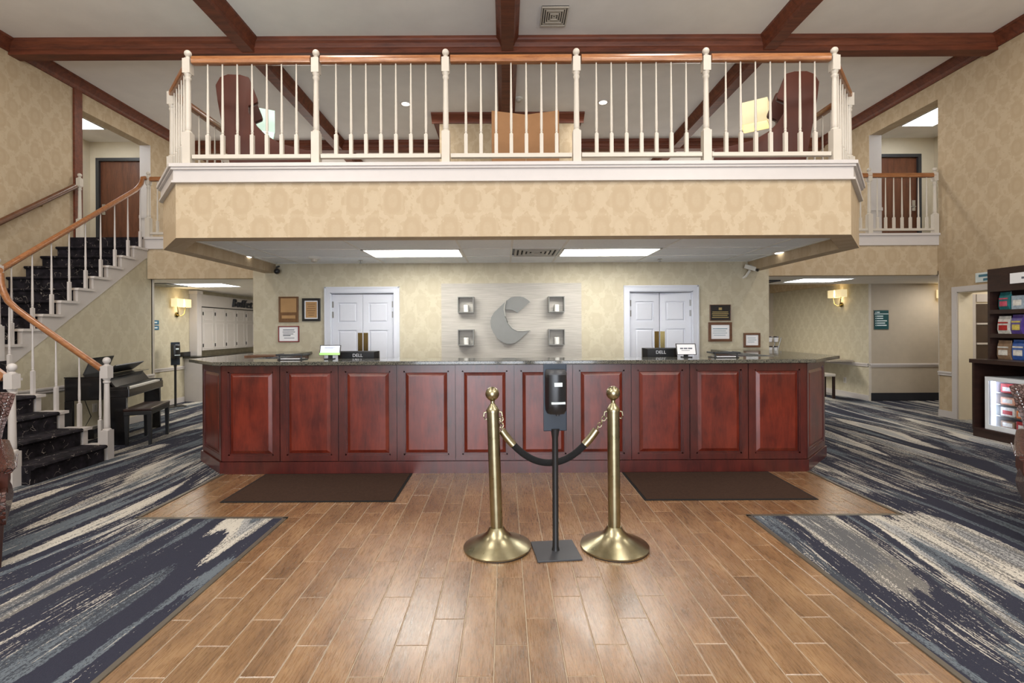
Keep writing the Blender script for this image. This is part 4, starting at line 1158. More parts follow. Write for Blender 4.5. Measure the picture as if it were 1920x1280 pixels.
for (p, q) in ((pts[0], (SLX - .025 + .055, SY + .01, .86)), (pts[-1], (SRX - .058, SY + .01, .86))):
    for k in range(4):
        f = (k + .5) / 4; c = Vector(p).lerp(Vector(q), f); r = .013
        ring = [(c.x + (r * math.cos(w_) if k % 2 else 0), c.y + (0 if k % 2 else r * math.cos(w_)), c.z + r * 1.2 * math.sin(w_)) for w_ in [2 * PI * j / 10 for j in range(11)]]
        part('chain_link', MB().tube(ring, .0035, 5), 'brass', rp, True)
def sanitiser(x, y, label, rz=0, s=1.0):
    t = thing('sanitiser_stand', label, 'sanitiser stand', (x, y, .004 if y > 5 else 0), rz)
    part('base_plate', MB().box(-.142, .142, -.142, .142, 0, .012), 'charcoal' if s == 1 else 'black_satin', t, bevel=.003, world=False)
    part('pole', MB().lathe([(.026, .012), (.02, .03), (.02, .74), (.03, .80)], n=16), 'black_satin', t, True, world=False)
    part('back_board', MB().box(-.077, .077, -.012, .0, .785, 1.222), 'navy_board', t, bevel=.006, world=False)
    d = MB()
    hw = .068; z0, z1 = .905, 1.185
    sec = lambda z, k, dp: [(-hw * k, -.012, z), (-hw * k, -.05 * dp, z), (-hw * .8 * k, -.085 * dp, z), (-hw * .3 * k, -.102 * dp, z), (hw * .3 * k, -.102 * dp, z), (hw * .8 * k, -.085 * dp, z), (hw * k, -.05 * dp, z), (hw * k, -.012, z)]
    d.loft([sec(z0, .82, .82), sec(z0 + .02, .95, .95), sec(z0 + .06, 1, 1), sec(z1 - .05, 1, 1), sec(z1 - .015, .98, .97), sec(z1, .86, .8)])
    dp = part('dispenser', d, 'black_plastic', t, True, world=False)
    part('lid_trim', MB().loft([sec(z1 - .03, 1.01, 1.01), sec(z1 - .016, 1.0, .99), sec(z1 + .001, .87, .82)]), 'charcoal', dp, True, world=False)
    part('window', MB().box(-.024, .028, -.105, -.10, 1.082, 1.108), 'sign_white', dp, bevel=.002, world=False)
    part('label_strip', MB().box(-.042, .046, -.1045, -.09, .972, .985), 'sign_white', dp, world=False)
    part('nozzle', MB().lathe([(.012, .893), (.014, .91)], .005, -.06, 10), 'charcoal', dp, True, world=False)
sanitiser(.325, 3.19, 'black hand-sanitiser dispenser stand between the brass stanchions', .10)
sanitiser(px(327, 9.3), 9.32, 'distant black hand-sanitiser stand against the corridor wall', .9, .9)

# ================================================================== PIANO AND BENCH
ang = math.atan2(.93, -.30) - PI / 2            # local +Y runs along the keyboard, local +X towards the player
pn = thing('piano', 'black digital piano with open lid against the wall under the stairs', 'piano', (-4.80, 6.22, .004), ang)
PWD, PDP = 1.22, .64
def pp(name, mb, mat='black_gloss', **k): return part(name, mb, mat, pn, world=False, **k)
pp('cabinet', MB().box(-PDP, -.22, 0, PWD, .58, .86), bevel=.008)
pp('keybed', MB().box(-.24, .03, 0, PWD, .60, .70), bevel=.006)
pp('cheek_block', MB().box(-.22, .02, 0, .05, .70, .735), bevel=.004); pp('cheek_block', MB().box(-.22, .02, PWD - .05, PWD, .70, .735), bevel=.004)
pp('white_keys', MB().box(-.14, .005, .055, PWD - .055, .70, .718), 'candle')
pp('black_keys', MB().box(-.14, -.05, .07, PWD - .07, .718, .727), 'black_satin')
pp('fallboard', MB().prism([(-.25, .86), (-.235, .875), (-.13, .73), (-.145, .72)], 'y', .05, PWD - .05), 'black_gloss')
pp('top_lid', MB().prism([(-PDP, .862), (-.16, .862), (-.15, .872), (-PDP, .876)], 'y', -.01, PWD + .01))
pp('raised_lid', MB().prism([(-.60, .875), (-.585, .875), (-.50, 1.09), (-.515, 1.09)], 'y', .35, 1.0), 'black_satin')
pp('music_desk', MB().prism([(-.34, .876), (-.33, .876), (-.18, .99), (-.19, 1.0)], 'y', .2, PWD - .1), 'black_satin')
for y in (0, PWD - .05):
    pp('side_leg', MB().box(-.20, .0, y, y + .05, 0, .60), bevel=.004); pp('side_leg', MB().box(-PDP, -PDP + .08, y, y + .05, 0, .58), bevel=.004)
pp('pedal_board', MB().box(-.46, -.38, .1, PWD - .1, .08, .20)); 
for k in range(3): pp('pedal', MB().box(-.38, -.28, PWD / 2 - .12 + k * .1, PWD / 2 - .08 + k * .1, .07, .085), 'brass_plate')
pp('power_cord', MB().tube([(-.50, .15, .58), (-.46, .22, .35), (-.58, .25, .12), (-.60, .3, .05)], .005, 6), 'black_satin', smooth=True)
bn = thing('piano_bench', 'black padded piano bench beside the piano', 'bench', (-4.73, 6.50, .004), ang)
part('seat_frame', MB().box(-.15, .15, -.34, .34, .38, .43), 'black_satin', bn, bevel=.006, world=False)
part('cushion', MB().box(-.155, .155, -.345, .345, .43, .465), 'leather_dark', bn, bevel=.012, world=False)
for sx in (-1, 1):
    for sy in (-1, 1):
        part('leg', MB().loft([[(sx * .125 + u * .015, sy * .31 + v * .015, 0) for u, v in ((-1, -1), (1, -1), (1, 1), (-1, 1))], [(sx * .125 + u * .022, sy * .31 + v * .022, .38) for u, v in ((-1, -1), (1, -1), (1, 1), (-1, 1))]]), 'black_satin', bn, world=False)

# ================================================================== LEATHER ARMCHAIRS (foreground edges)
def armchair(x, y, rz, label):
    t = thing('armchair', label, 'armchair', (x, y, .004), rz, 'crocodile-leather armchairs')       # local: faces -Y
    P_ = lambda *a, **k: part(*a, world=False, parent=t, **k) if False else None
    def q(name, mb, mat, **k): return part(name, mb, mat, t, world=False, **k)
    # seat with bulging front rail
    rings = []
    for z, d in ((.26, .0), (.30, .03), (.36, .045), (.42, .03), (.46, .0)):
        rings.append([(-.33, -.36 - d, z), (.33, -.36 - d, z), (.33 + d * .6, .0, z), (.30, .34, z), (-.30, .34, z), (-.33 - d * .6, 0, z)])
    q('seat_rail', MB().loft(rings), 'croc', smooth=True)
    q('cushion', MB().box(-.29, .29, -.36, .26, .44, .52), 'wing_leather', smooth=True, bevel=.03)
    # flared back: narrow at the seat, wide at the top
    bk = MB(); rg = []
    for z, hw, y0, th in ((.30, .27, .27, .10), (.55, .27, .29, .12), (.75, .30, .33, .12), (.92, .345, .38, .11), (.985, .36, .40, .09), (1.0, .33, .41, .05)):
        rg.append([(-hw, y0, z), (-hw * .5, y0 + .03, z + .02 * (z > .9)), (hw * .5, y0 + .03, z + .02 * (z > .9)), (hw, y0, z), (hw * .96, y0 + th, z), (-hw * .96, y0 + th, z)])
    q('backrest', bk.loft(rg), 'croc', smooth=True)
    rg = []
    for z, hw, y0 in ((.5, .21, .275), (.75, .24, .312), (.90, .285, .365), (.95, .27, .375)):
        rg.append([(-hw, y0 - .02, z), (hw, y0 - .02, z), (hw, y0 + .04, z), (-hw, y0 + .04, z)])
    q('back_pad', MB().loft(rg), 'wing_leather', bevel=.015, smooth=True)
    for s in (-1, 1):
        q('arm', MB().tube([(s * .295, .32, .66), (s * .315, .10, .625), (s * .33, -.12, .60), (s * .335, -.24, .585), (s * .335, -.30, .575)], [.036, .04, .042, .042, .026], 12, .022), 'croc', smooth=True)
        q('arm_panel', MB().loft([[(s * .30, .30, z), (s * .335, .30, z), (s * (.335 + o_), -.24, z), (s * (.30 + o_), -.24, z)] for z, o_ in ((.40, 0), (.50, .0), (.575, .003))]), 'wing_leather', smooth=True)
        q('leg', MB().loft([[(s * .29 + a_ * .018, -.33 + b_ * .018, 0) for a_, b_ in ((-1, -1), (1, -1), (1, 1), (-1, 1))], [(s * .29 + a_ * .032, -.33 + b_ * .032, .28) for a_, b_ in ((-1, -1), (1, -1), (1, 1), (-1, 1))]]), 'leather_dark')
        q('leg', MB().loft([[(s * .26 + a_ * .016, .36 + b_ * .016, 0) for a_, b_ in ((-1, -1), (1, -1), (1, 1), (-1, 1))], [(s * .26 + a_ * .03, .30 + b_ * .03, .30) for a_, b_ in ((-1, -1), (1, -1), (1, 1), (-1, 1))]]), 'leather_dark')
        nh = MB()
        for k in range(22):
            f = k / 21; z = .52 + .45 * f; hw = (.272 + .088 * max(0, f - .3) / .7); nh.sphere((s * (hw - .035), .268 + .10 * f * f + .012, z), .006, 6, 4)
        for k in range(12):
            nh.sphere((s * .372, .05 - .027 * k, .608 - .0025 * k), .006, 6, 4)
        o = q('nailheads', nh, 'chrome', smooth=True); o['kind'] = 'stuff'
armchair(-3.55, 3.04, math.atan2(.69, .72), 'brown crocodile-leather armchair at the left edge beside the stairs')
armchair(3.86, 3.22, -math.atan2(.67, .74), 'brown crocodile-leather armchair at the right edge before the snack unit')

# ================================================================== BALCONY LOUNGE
def wing_chair(mirror, label):
    Y = 5.2; s = Y / F
    P0 = (406, 616 - (ZB - EYE) / s)            # pixel of the profile's origin (back at the floor)
    prof = [(424, 285), (409, 194), (406, 166), (413, 151), (426, 143.5), (446, 141), (460, 143), (475, 182), (474, 187), (459, 196), (460, 208), (473.5, 230), (487, 243), (511, 256), (544, 262), (582, 266)]
    pr = [((a - 406) * s * 1.04, (P0[1] - b) * s * 1.055) for a, b in prof]
    zb = .13
    poly = pr + [(pr[-1][0] + .005, zb), (pr[0][0] + .06, zb)]
    X0 = px(406, Y) if not mirror else px(1539, Y)
    t = thing('wing_chair', label, 'armchair', (X0, Y, ZB), -.30 if mirror else .36, 'leather wing chairs on the balcony')
    sg_ = -1 if mirror else 1
    def q(name, mb, mat, **k):
        mb.v = [(sg_ * v[0], v[1], v[2]) for v in mb.v]; return part(name, mb, mat, t, world=False, **k)
    for y0, y1 in ((0, .08), (.46, .54)):
        q('side_wing', MB().prism(poly, 'y', y0, y1), 'wing_leather', smooth=True, bevel=.014)
    back = [(p[0], p[1]) for p in pr[:5]]
    q('backrest', MB().prism(back + [(pr[5][0] - .02, pr[5][1] - .02), (.24, .62), (.24, .40), (.14, .3)], 'y', .06, .48), 'wing_leather', smooth=True, bevel=.015)
    q('seat_cushion', MB().box(.22, .99, .085, .455, .30, .48), 'wing_leather', smooth=True, bevel=.04)
    q('seat_base', MB().box(.12, .97, .03, .51, .13, .30), 'wing_leather', bevel=.01)
    for x_, y_ in ((.16, .06), (.92, .06), (.16, .48), (.92, .48)): q('leg', MB().lathe([(.018, 0), (.028, .13)], x_, y_, 10), 'leather_dark', smooth=True)
wing_chair(False, 'brown leather wing chair on the balcony above the stair-side counter end')
wing_chair(True, 'brown leather wing chair on the balcony at the landing-door side')
def lamp(x, Y, zc, rz, shade, label, tlabel, pw, col):
    X = px(x, Y); zt = ZF + .56
    tb = thing('side_table', tlabel, 'table', (X, Y, ZB), 0, 'round side tables on the balcony')
    part('top', MB().lathe([(.21, zt - .025), (.22, zt - .02), (.22, zt - .004), (.215, zt)], X, Y, 24), 'leather_dark', tb, True)
    part('stem', MB().lathe([(.03, ZB + .03), (.022, zt - .025)], X, Y, 12), 'leather_dark', tb, True)
    part('foot', MB().lathe([(.16, ZB), (.16, ZB + .015), (.04, ZB + .035)], X, Y, 20), 'leather_dark', tb, True)
    t = thing('table_lamp', label, 'lamp', (X, Y, zt), rz, 'table lamps beside the wing chairs')
    part('base', MB().lathe([(.07, 0), (.07, .015), (.03, .03)], n=18), 'chrome', t, True, world=False)
    part('stem', MB().lathe([(.011, .03), (.011, zc - zt)], n=10), 'chrome', t, True, world=False)
    h = .145; k = .16; th = .006; z0 = zc - zt - h; z1 = z0 + 2 * h
    sh = MB(); sh.box(-k, k, -k, -k + th, z0, z1); sh.box(-k, k, k - th, k, z0, z1); sh.box(-k, -k + th, -k + th, k - th, z0, z1); sh.box(k - th, k, -k + th, k - th, z0, z1)
    part('lamp_shade', sh, shade, t, world=False)
    part('bulb', MB().sphere((0, 0, z0 + .16), .03, 10, 8), 'bulb', t, True, world=False)
    l = bpy.data.lights.new('lamp_light', 'POINT'); l.energy = pw; l.color = col; l.shadow_soft_size = .06
    lo_ = bpy.data.objects.new('lamp_light', l); COL.objects.link(lo_); lo_.parent = t; lo_.location = (0, 0, z1 + .02)
lamp(491, 6.55, 4.20, .5, 'shade_cool', 'lamp with glowing greenish-white box shade behind the stair-side wing chair', 'small round table under the greenish-white lamp', 2.5, (.9, 1, .92))
lamp(1418, 6.45, 4.23, -.6, 'shade_warm', 'lamp with glowing cream box shade behind the landing-side wing chair', 'small round table under the cream lamp', 2.5, (1, .85, .6))
# cardboard standing open like a book
t = thing('cardboard', 'tall brown cardboard sheet standing half folded on the balcony', 'cardboard', (.27, 6.3, ZB))
xa, xm, xb, ya, ym = px(924, 6.2), px(988, 6.3), px(1050, 6.2), 6.2, 6.32
for (x0, y0, x1, y1) in ((xa, ya, xm - .004, ym), (xm + .004, ym, xb, ya)):
    u = Vector((x1 - x0, y1 - y0, 0)).normalized(); nn = Vector((-u.y, u.x, 0)) * .012
    part('cardboard_leaf', MB().prism([(x0, y0), (x1, y1), (x1 + nn.x, y1 + nn.y), (x0 + nn.x, y0 + nn.y)], 'z', ZB, 4.205), 'cardboard', t)

# ================================================================== CORRIDOR, STAIR SIDE
def sconce(pos, nrm, label, glow=4):
    """two-shade wall light; nrm is the unit direction off the wall"""
    x, y, z = pos; n = Vector((*nrm, 0)); s = Vector((-n.y, n.x, 0))
    t = thing('sconce_lamp', label, 'sconce', pos)
    P = lambda a, b, c: tuple(n * a + s * b + Vector((0, 0, c)))
    part('wall_plate', MB().tube([P(.001, 0, 0), P(.02, 0, 0)], .05, 14), 'brass_plate', t, True, world=False)
    for sd in (-1, 1):
        part('arm', MB().tube([P(.02, 0, 0), P(.07, sd * .03, -.03), P(.10, sd * .09, .02), P(.10, sd * .12, .16)], .008, 8), 'brass_plate', t, True, world=False)
        c = P(.10, sd * .12, 0); hw, hd = .095, .06
        q = [P(.10 + a * hd, sd * .12 + b * hw, 0)[:2] for a, b in ((-1, -1), (1, -1), (1, 1), (-1, 1))]
        qi = [P(.10 + a * (hd - .004), sd * .12 + b * (hw - .004), 0)[:2] for a, b in ((-1, -1), (1, -1), (1, 1), (-1, 1))]
        part('lamp_shade', band(MB(), q, qi, .15, .31), 'shade_sconce', t, world=False)
    l = bpy.data.lights.new('sconce_light', 'POINT'); l.energy = glow; l.color = (1, .82, .55); l.shadow_soft_size = .08
    lo_ = bpy.data.objects.new('sconce_light', l); COL.objects.link(lo_); lo_.parent = t; lo_.location = P(.12, 0, .2)
sconce((XS, 9.72, 1.76), (1, 0), 'lit two-shade wall sconce in the corridor by the stairs')
sconce((7.12, 10.35, 1.92), (-1, 0), 'lit two-shade wall sconce on the wall by the directory sign')
sconce((8.62, YT - .012, 1.85), (0, -1), 'wall sconce at the far right of the corridor turn')
def troffer(x0, x1, y0, y1, label):
    t = thing('light_fixture', label, 'light', ((x0 + x1) / 2, (y0 + y1) / 2, ZLOW))
    part('frame', band(MB(), [(x0 - .02, y0 - .02), (x1 + .02, y0 - .02), (x1 + .02, y1 + .02), (x0 - .02, y1 + .02)], [(x0, y0), (x1, y0), (x1, y1), (x0, y1)], ZLOW - .012, ZLOW - .0005), 'tbar', t)
    part('diffuser', MB().box(x0, x1, y0, y1, ZLOW - .008, ZLOW - .001), 'hall_panel', t)
troffer(-5.92, -5.06, 8.78, 9.42, 'ceiling light panel of the corridor beside the stairs')
troffer(5.15, 6.02, 8.45, 9.06, 'ceiling light panel of the corridor with the directory sign')
diffuser_vent('air_vent', 'grey square vent in the stair-side corridor ceiling', -6.42, -6.0, 8.7, 9.3, ZLOW - .013, 4)
diffuser_vent('air_vent', 'dark grille in the corridor ceiling on the directory-sign side', 4.1, 4.9, 8.7, 9.1, ZLOW - .013, 4, 'charcoal')
# room signs on the corridor wall
for k, z in enumerate((1.60, 1.50)):
    Yy = 9.08
    t = thing('room_sign', 'small blue wall sign in the stair corridor, %s of the pair' % ('upper' if k == 0 else 'lower'), 'sign', (XS, Yy, z))
    part('plate', MB().box(XS, XS + .008, Yy - .14, Yy + .14, z - .04, z + .04), 'blue_sign', t)
    for a, b in ((-.10, -.03), (.0, .09)) if k == 0 else ((-.11, .10),): part('text_line', MB().box(XS + .008, XS + .009, Yy + a, Yy + b, z - .012, z + .012), 'sign_white', t)
# buffet: tall column, upper cabinets with lettering, counter
bf = thing('buffet_cabinet', 'white panelled buffet wall cabinet with script lettering along the corridor', 'cabinet', (-6.3, 10.9, 1.0))
FX = -6.34
part('column', MB().box(XS + .002, FX, 10.12, 10.27, .925, 2.2), 'white_paint', bf); part('column_cap', MB().box(XS + .002, FX + .02, 10.1, 10.29, 2.2, 2.27), 'white_paint', bf)
part('carcass', MB().box(XS + .002, FX - .022, 10.27, 12.6, 1.02, 1.93), 'buffet_paint', bf)
part('fascia', MB().box(XS + .002, FX, 10.27, 12.6, 1.95, 2.2), 'buffet_paint', bf)
part('black_strip', MB().box(XS + .002, FX - .03, 10.27, 12.6, 1.93, 1.95), 'black_satin', bf)  # black strip between the doors and the fascia
ys = [10.29 + .43 * k for k in range(6)]
for a, b in zip(ys, ys[1:]):
    d = part('door', MB().box(FX - .021, FX, a + .006, b - .006, 1.025, 1.925), 'buffet_paint', bf)
    for z0, z1 in ((1.06, 1.60), (1.66, 1.89)):
        part('door_panel', band(MB(), [(a + .06, z0), (b - .06, z0), (b - .06, z1), (a + .06, z1)], [(a + .075, z0 + .015), (b - .075, z0 + .015), (b - .075, z1 - .015), (a + .075, z1 - .015)], FX, FX + .008).xf(Matrix(((0, 0, 1, 0), (1, 0, 0, 0), (0, 1, 0, 0), (0, 0, 0, 1)))), 'white_paint', d)
    for z in (1.13, 1.80): part('hinge', MB().box(FX, FX + .012, a + .015, a + .035, z - .035, z + .035), 'black_satin', d)
o = link('lettering', text_mesh('Buffet', .27, 'charcoal', .03, .25), bf, (FX + .016 + 6.3, .93, 1.07), (PI / 2, 0, PI / 2)); o['label'] = 'raised script lettering'
bc = thing('buffet_counter', 'dark stone buffet counter under the white wall cabinets', 'counter', (-6.2, 10.9, 0))
part('body', MB().box(XS + .002, -6.12, 9.95, 12.6, .004, .88), 'buffet_paint', bc); part('top', MB().box(XS + .002, -6.05, 9.9, 12.6, .88, .92), 'black_gloss', bc); part('backsplash', MB().box(XS + .002, XS + .02, 9.75, 10.12, .92, 1.01), 'black_gloss', bc)

# ================================================================== CORRIDOR, DIRECTORY SIDE
YT = YT - .012
X0, X1, Z0, Z1 = px(1639, YT), px(1665, YT), pz(617, YT, 1652), pz(582, YT, 1652)
t = thing('directory_sign', 'dark teal directory sign with white arrows and lettering', 'sign', ((X0 + X1) / 2, YT, Z0))
part('frame', MB().box(X0 - .012, X1 + .012, YT - .008, YT, Z0 - .012, Z1 + .012), 'steel', t)
part('plate', MB().box(X0, X1, YT - .014, YT - .008, Z0, Z1), 'teal_sign', t)
hgt = Z1 - Z0
part('rule', MB().box(X0, X1, YT - .0155, YT - .014, Z0 + hgt * .80, Z0 + hgt * .835), 'sign_white', t)
for f, w_ in ((.88, .25), (.67, .55), (.55, .55), (.42, .88), (.30, .72), (.18, .85)):
    z = Z0 + hgt * f; wd = X1 - X0
    part('arrow', MB().prism([(X0 + .012, z + .009), (X0 + .03, z - .007), (X0 + .03, z + .025)], 'y', YT - .0155, YT - .014), 'sign_white', t)
    part('text_line', MB().box(X0 + .045, X0 + .045 + (wd - .05) * w_, YT - .0155, YT - .014, z, z + .02), 'sign_white', t)
# writing desk along the right wall with stool
t = thing('narrow_desk', 'narrow light desk along the corridor wall beyond the counter', 'desk', (6.85, 11, 0))
part('top', MB().box(6.62, 7.09, 9.98, 12.2, .745, .775), 'taupe', t)
part('leg_panel', MB().box(6.66, 7.085, 11.3, 11.33, .004, .745), 'taupe', t); part('leg_panel', MB().box(6.66, 7.085, 12.1, 12.13, .004, .745), 'taupe', t)
t = thing('stool', 'dark stool with a pale seat by the corridor desk', 'stool', (6.50, 10.05, .004))
part('seat', MB().box(6.33, 6.67, 9.88, 10.22, .45, .51), 'cream_paint', t, bevel=.02)
for sx in (-1, 1):
    for sy in (-1, 1): part('leg', MB().box(6.5 + sx * .14 - .02, 6.5 + sx * .14 + .02, 10.05 + sy * .14 - .02, 10.05 + sy * .14 + .02, .004, .45), 'espresso', t)
# coffee cabinet with cup rack behind the wall corner
t = thing('coffee_cabinet', 'low dark coffee cabinet behind the office wall corner', 'cabinet', (4.55, 8.6, .004))
part('body', MB().box(4.0, 5.1, 8.35, 8.85, .004, .92), 'espresso', t); part('top', MB().box(3.97, 5.13, 8.32, 8.88, .92, .95), 'granite', t)
cr = thing('cup_rack', 'two-tier wire rack of white cups above the counter end', 'rack', (4.56, 8.6, .951))
for z, dy in ((.07, 0), (.24, .0)):
    part('shelf', MB().box(4.38, 4.80, 8.53, 8.67, .951 + z, .957 + z), 'steel', cr)
part('tray', MB().box(4.38, 4.72, 8.50, 8.68, .951, .975), 'black_satin', cr)
for x, y in ((4.375, 8.525), (4.805, 8.525), (4.375, 8.675), (4.805, 8.675)):
    part('upright', MB().tube([(x - (.09 if x > 4.6 else 0), y, .951), (x, y, 1.27)], .007, 6), 'steel', cr)
for r in range(2):
    for k in range(4):
        zz = .951 + (.0765, .2465)[r]; x = 4.44 + k * .105
        t = thing('cup', 'white lidded cup on the %s tier of the wire rack, %s from the office wall' % (('lower', 'upper')[r], ('first', 'second', 'third', 'fourth')[k]), 'cup', (x, 8.6, zz), 0, '%s-tier cups' % ('lower', 'upper')[r])
        part('body', MB().lathe([(.03, zz), (.042, zz + .075)], x, 8.6, 14), 'paper_white', t, True); part('lid', MB().lathe([(.045, zz + .075), (.045, zz + .085), (.036, zz + .095)], x, 8.6, 14), 'espresso', t, True)
def outlet(pos, ax, label):
    x, y, z = pos; t = thing('power_outlet', label, 'outlet', pos)
    if ax == 'x-': part('plate', MB().box(x - .007, x, y - .04, y + .04, z - .06, z + .06), 'white_paint', t); part('socket', MB().box(x - .009, x - .007, y - .018, y + .018, z - .04, z + .04), 'vent_grey', t)
    else: part('plate', MB().box(x, x + .007, y - .04, y + .04, z - .06, z + .06), 'white_paint', t); part('socket', MB().box(x + .007, x + .009, y - .018, y + .018, z - .04, z + .04), 'vent_grey', t)
outlet((7.12, 10.27, .34), 'x-', 'white wall outlet under the corridor desk')
outlet((-5.81, 6.95, .36), 'x+', 'white wall outlet behind the piano')

# ================================================================== SNACK UNIT
SX, SXH, SY1, SY0 = 6.17, 6.40, 6.50, 4.30
sk = thing('snack_unit', 'dark brown snack shelving unit with fridge bay against the right wall', 'shelf unit', (6.6, 5.4, .004))
zt, ztop = 1.02, 2.20
part('plinth', MB().box(SX + .03, XR - .02, SY0, SY1, .004, .10), 'espresso', sk)
part('end_panel', MB().box(SX + .02, XR - .02, SY1 - .03, SY1, .10, zt - .05), 'espresso', sk); part('end_panel', MB().box(SX + .02, XR - .02, SY0, SY0 + .03, .10, zt - .05), 'espresso', sk)
part('bay_floor', MB().box(SX + .02, XR - .02, SY0 + .03, SY1 - .03, .10, .125), 'espresso', sk)
part('bay_back', MB().box(XR - .05, XR - .02, SY0 + .03, SY1 - .03, .125, zt - .05), 'espresso', sk)
part('divider', MB().box(SX + .03, XR - .05, 5.26, 5.29, .125, zt - .05), 'espresso', sk)
part('counter_slab', MB().box(SX - .01, XR - .02, SY0 - .01, SY1 + .01, zt - .05, zt), 'espresso', sk)
part('hutch_side', MB().box(SXH, XR - .02, SY1 - .03, SY1, zt, ztop), 'espresso', sk); part('hutch_side', MB().box(SXH, XR - .02, SY0, SY0 + .03, zt, ztop), 'espresso', sk)
part('hutch_back', MB().box(XR - .06, XR - .02, SY0 + .03, SY1 - .03, zt, ztop), 'espresso', sk)
part('hutch_top', MB().box(SXH, XR - .02, SY0 + .03, SY1 - .03, ztop - .03, ztop), 'espresso', sk)
part('header_board', MB().box(SXH, SXH + .02, SY0 + .03, SY1 - .03, ztop - .30, ztop - .03), 'espresso', sk)
SH = (1.345, 1.655)
for z in SH:
    part('shelf', MB().box(SXH + .01, XR - .06, SY0 + .03, SY1 - .03, z - .022, z), 'espresso', sk)
    part('shelf_lip', MB().box(SXH - .005, SXH + .01, SY0 + .03, SY1 - .03, z - .045, z + .008), 'espresso', sk)
sg = thing('shelf_sign', 'pale rectangular sign on the header of the snack unit', 'sign', (SXH, 5.75, 2.05))
part('plate', MB().box(SXH - .012, SXH - .0005, 5.30, 6.20, 1.985, 2.115), 'paper_white', sg)
for y0, y1 in ((5.42, 5.66), (5.69, 5.85), (5.88, 6.06)): part('text_line', MB().box(SXH - .0135, SXH - .012, y0, y1, 2.035, 2.06), 'ink', sg)
# snack bags and boxes: each its own thing
cols = {'blue': (52, 92, 168), 'yellow': (214, 196, 92), 'red': (176, 46, 44), 'white': (222, 220, 212), 'tan': (150, 122, 96), 'purple': (92, 70, 150), 'navy': (34, 44, 92), 'teal': (48, 120, 124), 'peach': (226, 170, 140), 'pink': (204, 88, 110), 'silver': (160, 176, 190), 'orange': (220, 130, 70)}
for k, c in cols.items(): plain('pack_' + k, c, .35, var=.25, nscale=22)
def bag(x, y, z, wdt, h, col, label, band_col='white', cat='snack bag'):
    t = thing('snack_bag', label, cat, (x, y, z), random.uniform(-.15, .15)); rg = []
    for f, wd, d in ((0, 1, .3), (.05, 1, .5), (.25, .96, 1), (.55, .95, .9), (.82, .98, .5), (.91, 1, .1), (1, 1.02, .08)):
        d *= .030; hw = wdt / 2 * wd; rg.append([(-d, -hw, h * f), (-d * 1.0, hw, h * f), (0, hw * 1.02, h * f), (d, hw, h * f), (d, -hw, h * f), (0, -hw * 1.02, h * f)])
    part('pouch', MB().loft(rg), 'pack_' + col, t, world=False)
    def face(z0, z1, hw, mt, nm):
        part(nm, MB().box(-.0325, -.031, -hw, hw, z0, z1), mt, t, world=False)
    face(h * .22, h * .50, wdt * .36, 'pack_' + band_col, 'printed_label'); face(h * .60, h * .68, wdt * .42, 'pack_' + band_col, 'brand_stripe')
def carton(x, y, z, wdt, h, col, label, bcol='white'):
    t = thing('snack_box', label, 'snack box', (x, y, z), random.uniform(-.08, .08))
    part('carton', MB().box(-.03, .03, -wdt / 2, wdt / 2, 0, h), 'pack_' + col, t, bevel=.003, world=False)
    part('printed_label', MB().box(-.0315, -.030, -wdt * .35, wdt * .35, h * .3, h * .7), 'pack_' + bcol, t, world=False)
bx = SXH + .09
for i, (c, b) in enumerate((('tan', 'white'), ('blue', 'white'), ('yellow', 'red'), ('peach', 'orange'), ('navy', 'yellow'), ('red', 'white'), ('yellow', 'tan'))):
    bag(bx, 6.36 - .185 * i, zt + .0005, .172, .245 + .012 * (i % 3), c, '%s snack bag on the lowest snack shelf%s' % (c, ', nearest the doorway' if i == 0 else ' with a %s label' % b), b)
for i, (c, b) in enumerate((('white', 'red'), ('purple', 'yellow'), ('pink', 'white'), ('navy', 'red'), ('red', 'navy'), ('white', 'purple'), ('orange', 'white'))):
    bag(bx, 6.36 - .165 * i, SH[0] + .0005, .15 if i != 2 else .10, .235 + .015 * (i % 2), c, '%s snack bag with a %s label on the middle snack shelf' % (c, b), b)
for i, (c, b) in enumerate((('teal', 'pink'), ('silver', 'white'), ('peach', 'white'), ('silver', 'blue'), ('white', 'teal'), ('tan', 'silver'))):
    (bag if i == 0 else carton)(bx, 6.35 - .17 * i, SH[1] + .0005, .15, .235 if i == 0 else .15 + .03 * (i % 2), c, '%s snack %s with a %s label on the top snack shelf' % (c, 'bag' if i == 0 else 'box', b), b)
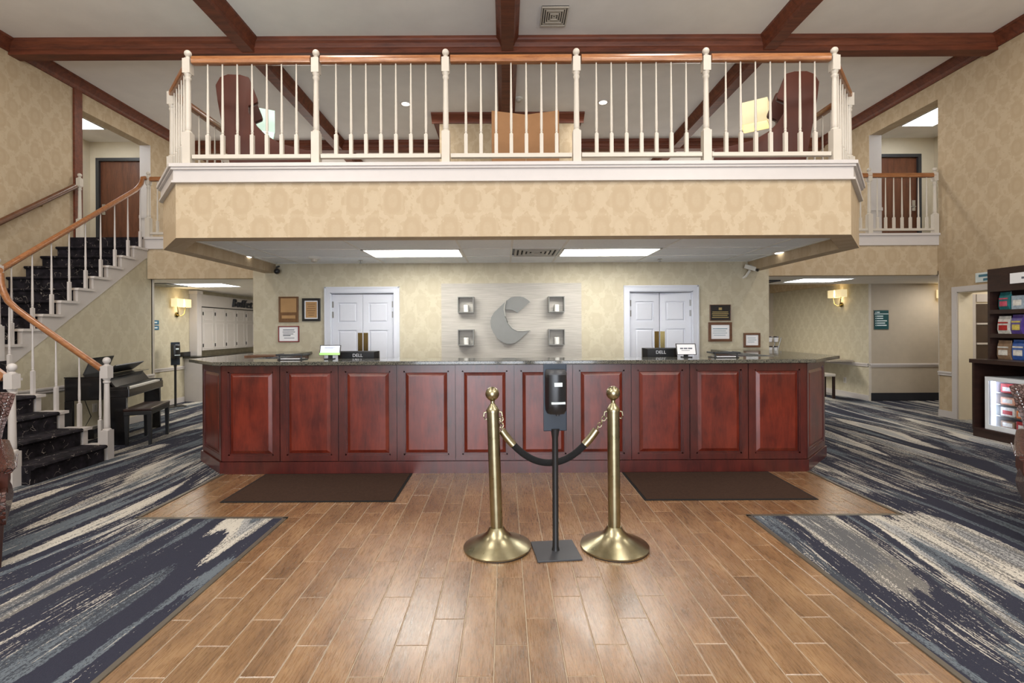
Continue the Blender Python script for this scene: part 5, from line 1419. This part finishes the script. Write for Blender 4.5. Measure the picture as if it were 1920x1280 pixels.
# glass-door freezer in the bay
FY0, FY1, FZ0, FZ1, FXX = 5.40, 6.36, .126, .80, SX + .05
fr = thing('display_fridge', 'white glass-door display fridge with lit interior in the snack unit', 'fridge', (6.5, 5.78, FZ0))
part('cabinet', MB().box(FXX + .04, FXX + .60, FY0, FY1, FZ0, FZ0 + .03).box(FXX + .04, FXX + .60, FY0, FY1, FZ1 - .03, FZ1).box(FXX + .04, FXX + .60, FY0, FY0 + .03, FZ0 + .03, FZ1 - .03).box(FXX + .04, FXX + .60, FY1 - .03, FY1, FZ0 + .03, FZ1 - .03).box(FXX + .57, FXX + .60, FY0 + .03, FY1 - .03, FZ0 + .03, FZ1 - .03), 'fridge_white', fr)
d = part('door_frame', MB().box(FXX, FXX + .035, FY0, FY1, FZ0, FZ0 + .06).box(FXX, FXX + .035, FY0, FY1, FZ1 - .05, FZ1).box(FXX, FXX + .035, FY0, FY0 + .05, FZ0 + .06, FZ1 - .05).box(FXX, FXX + .035, FY1 - .05, FY1, FZ0 + .06, FZ1 - .05), 'fridge_white', fr, bevel=.003)
part('pane', MB().box(FXX + .012, FXX + .018, FY0 + .05, FY1 - .05, FZ0 + .06, FZ1 - .05), 'glass', d)
part('light_strip', MB().box(FXX + .06, FXX + .085, FY1 - .06, FY1 - .035, FZ0 + .06, FZ1 - .06), 'fridge_glow', fr)
part('light_strip', MB().box(FXX + .06, FXX + .085, FY0 + .06, FY1 - .08, FZ1 - .045, FZ1 - .034), 'fridge_glow', fr)
zs = [FZ0 + .03, FZ0 + .185, FZ0 + .33, FZ0 + .48]
for z in zs[1:]: part('wire_shelf', MB().box(FXX + .09, FXX + .56, FY0 + .035, FY1 - .035, z - .008, z), 'chrome', fr)
fc = ['tan', 'red', 'silver', 'white', 'orange', 'blue', 'peach', 'pink']
for j, z in enumerate(zs):
    for k in range(4):
        c = fc[(j * 3 + k) % 8]
        t = thing('frozen_meal', '%s frozen meal pack on fridge shelf %s, %s from the doorway end' % (c, ('at the bottom', 'second from bottom', 'third from bottom', 'at the top')[j], ('first', 'second', 'third', 'fourth')[k]), 'food pack', (FXX + .22, FY1 - .16 - .19 * k, z + .001), 0)
        part('pack', MB().box(-.09, .09, -.085, .085, 0, .09 + .02 * ((k + j) % 2)), 'pack_' + c, t, bevel=.006, world=False)
        part('printed_label', MB().box(-.0915, -.09, -.06, .06, .02, .07), 'pack_white' if c != 'white' else 'pack_red', t, world=False)
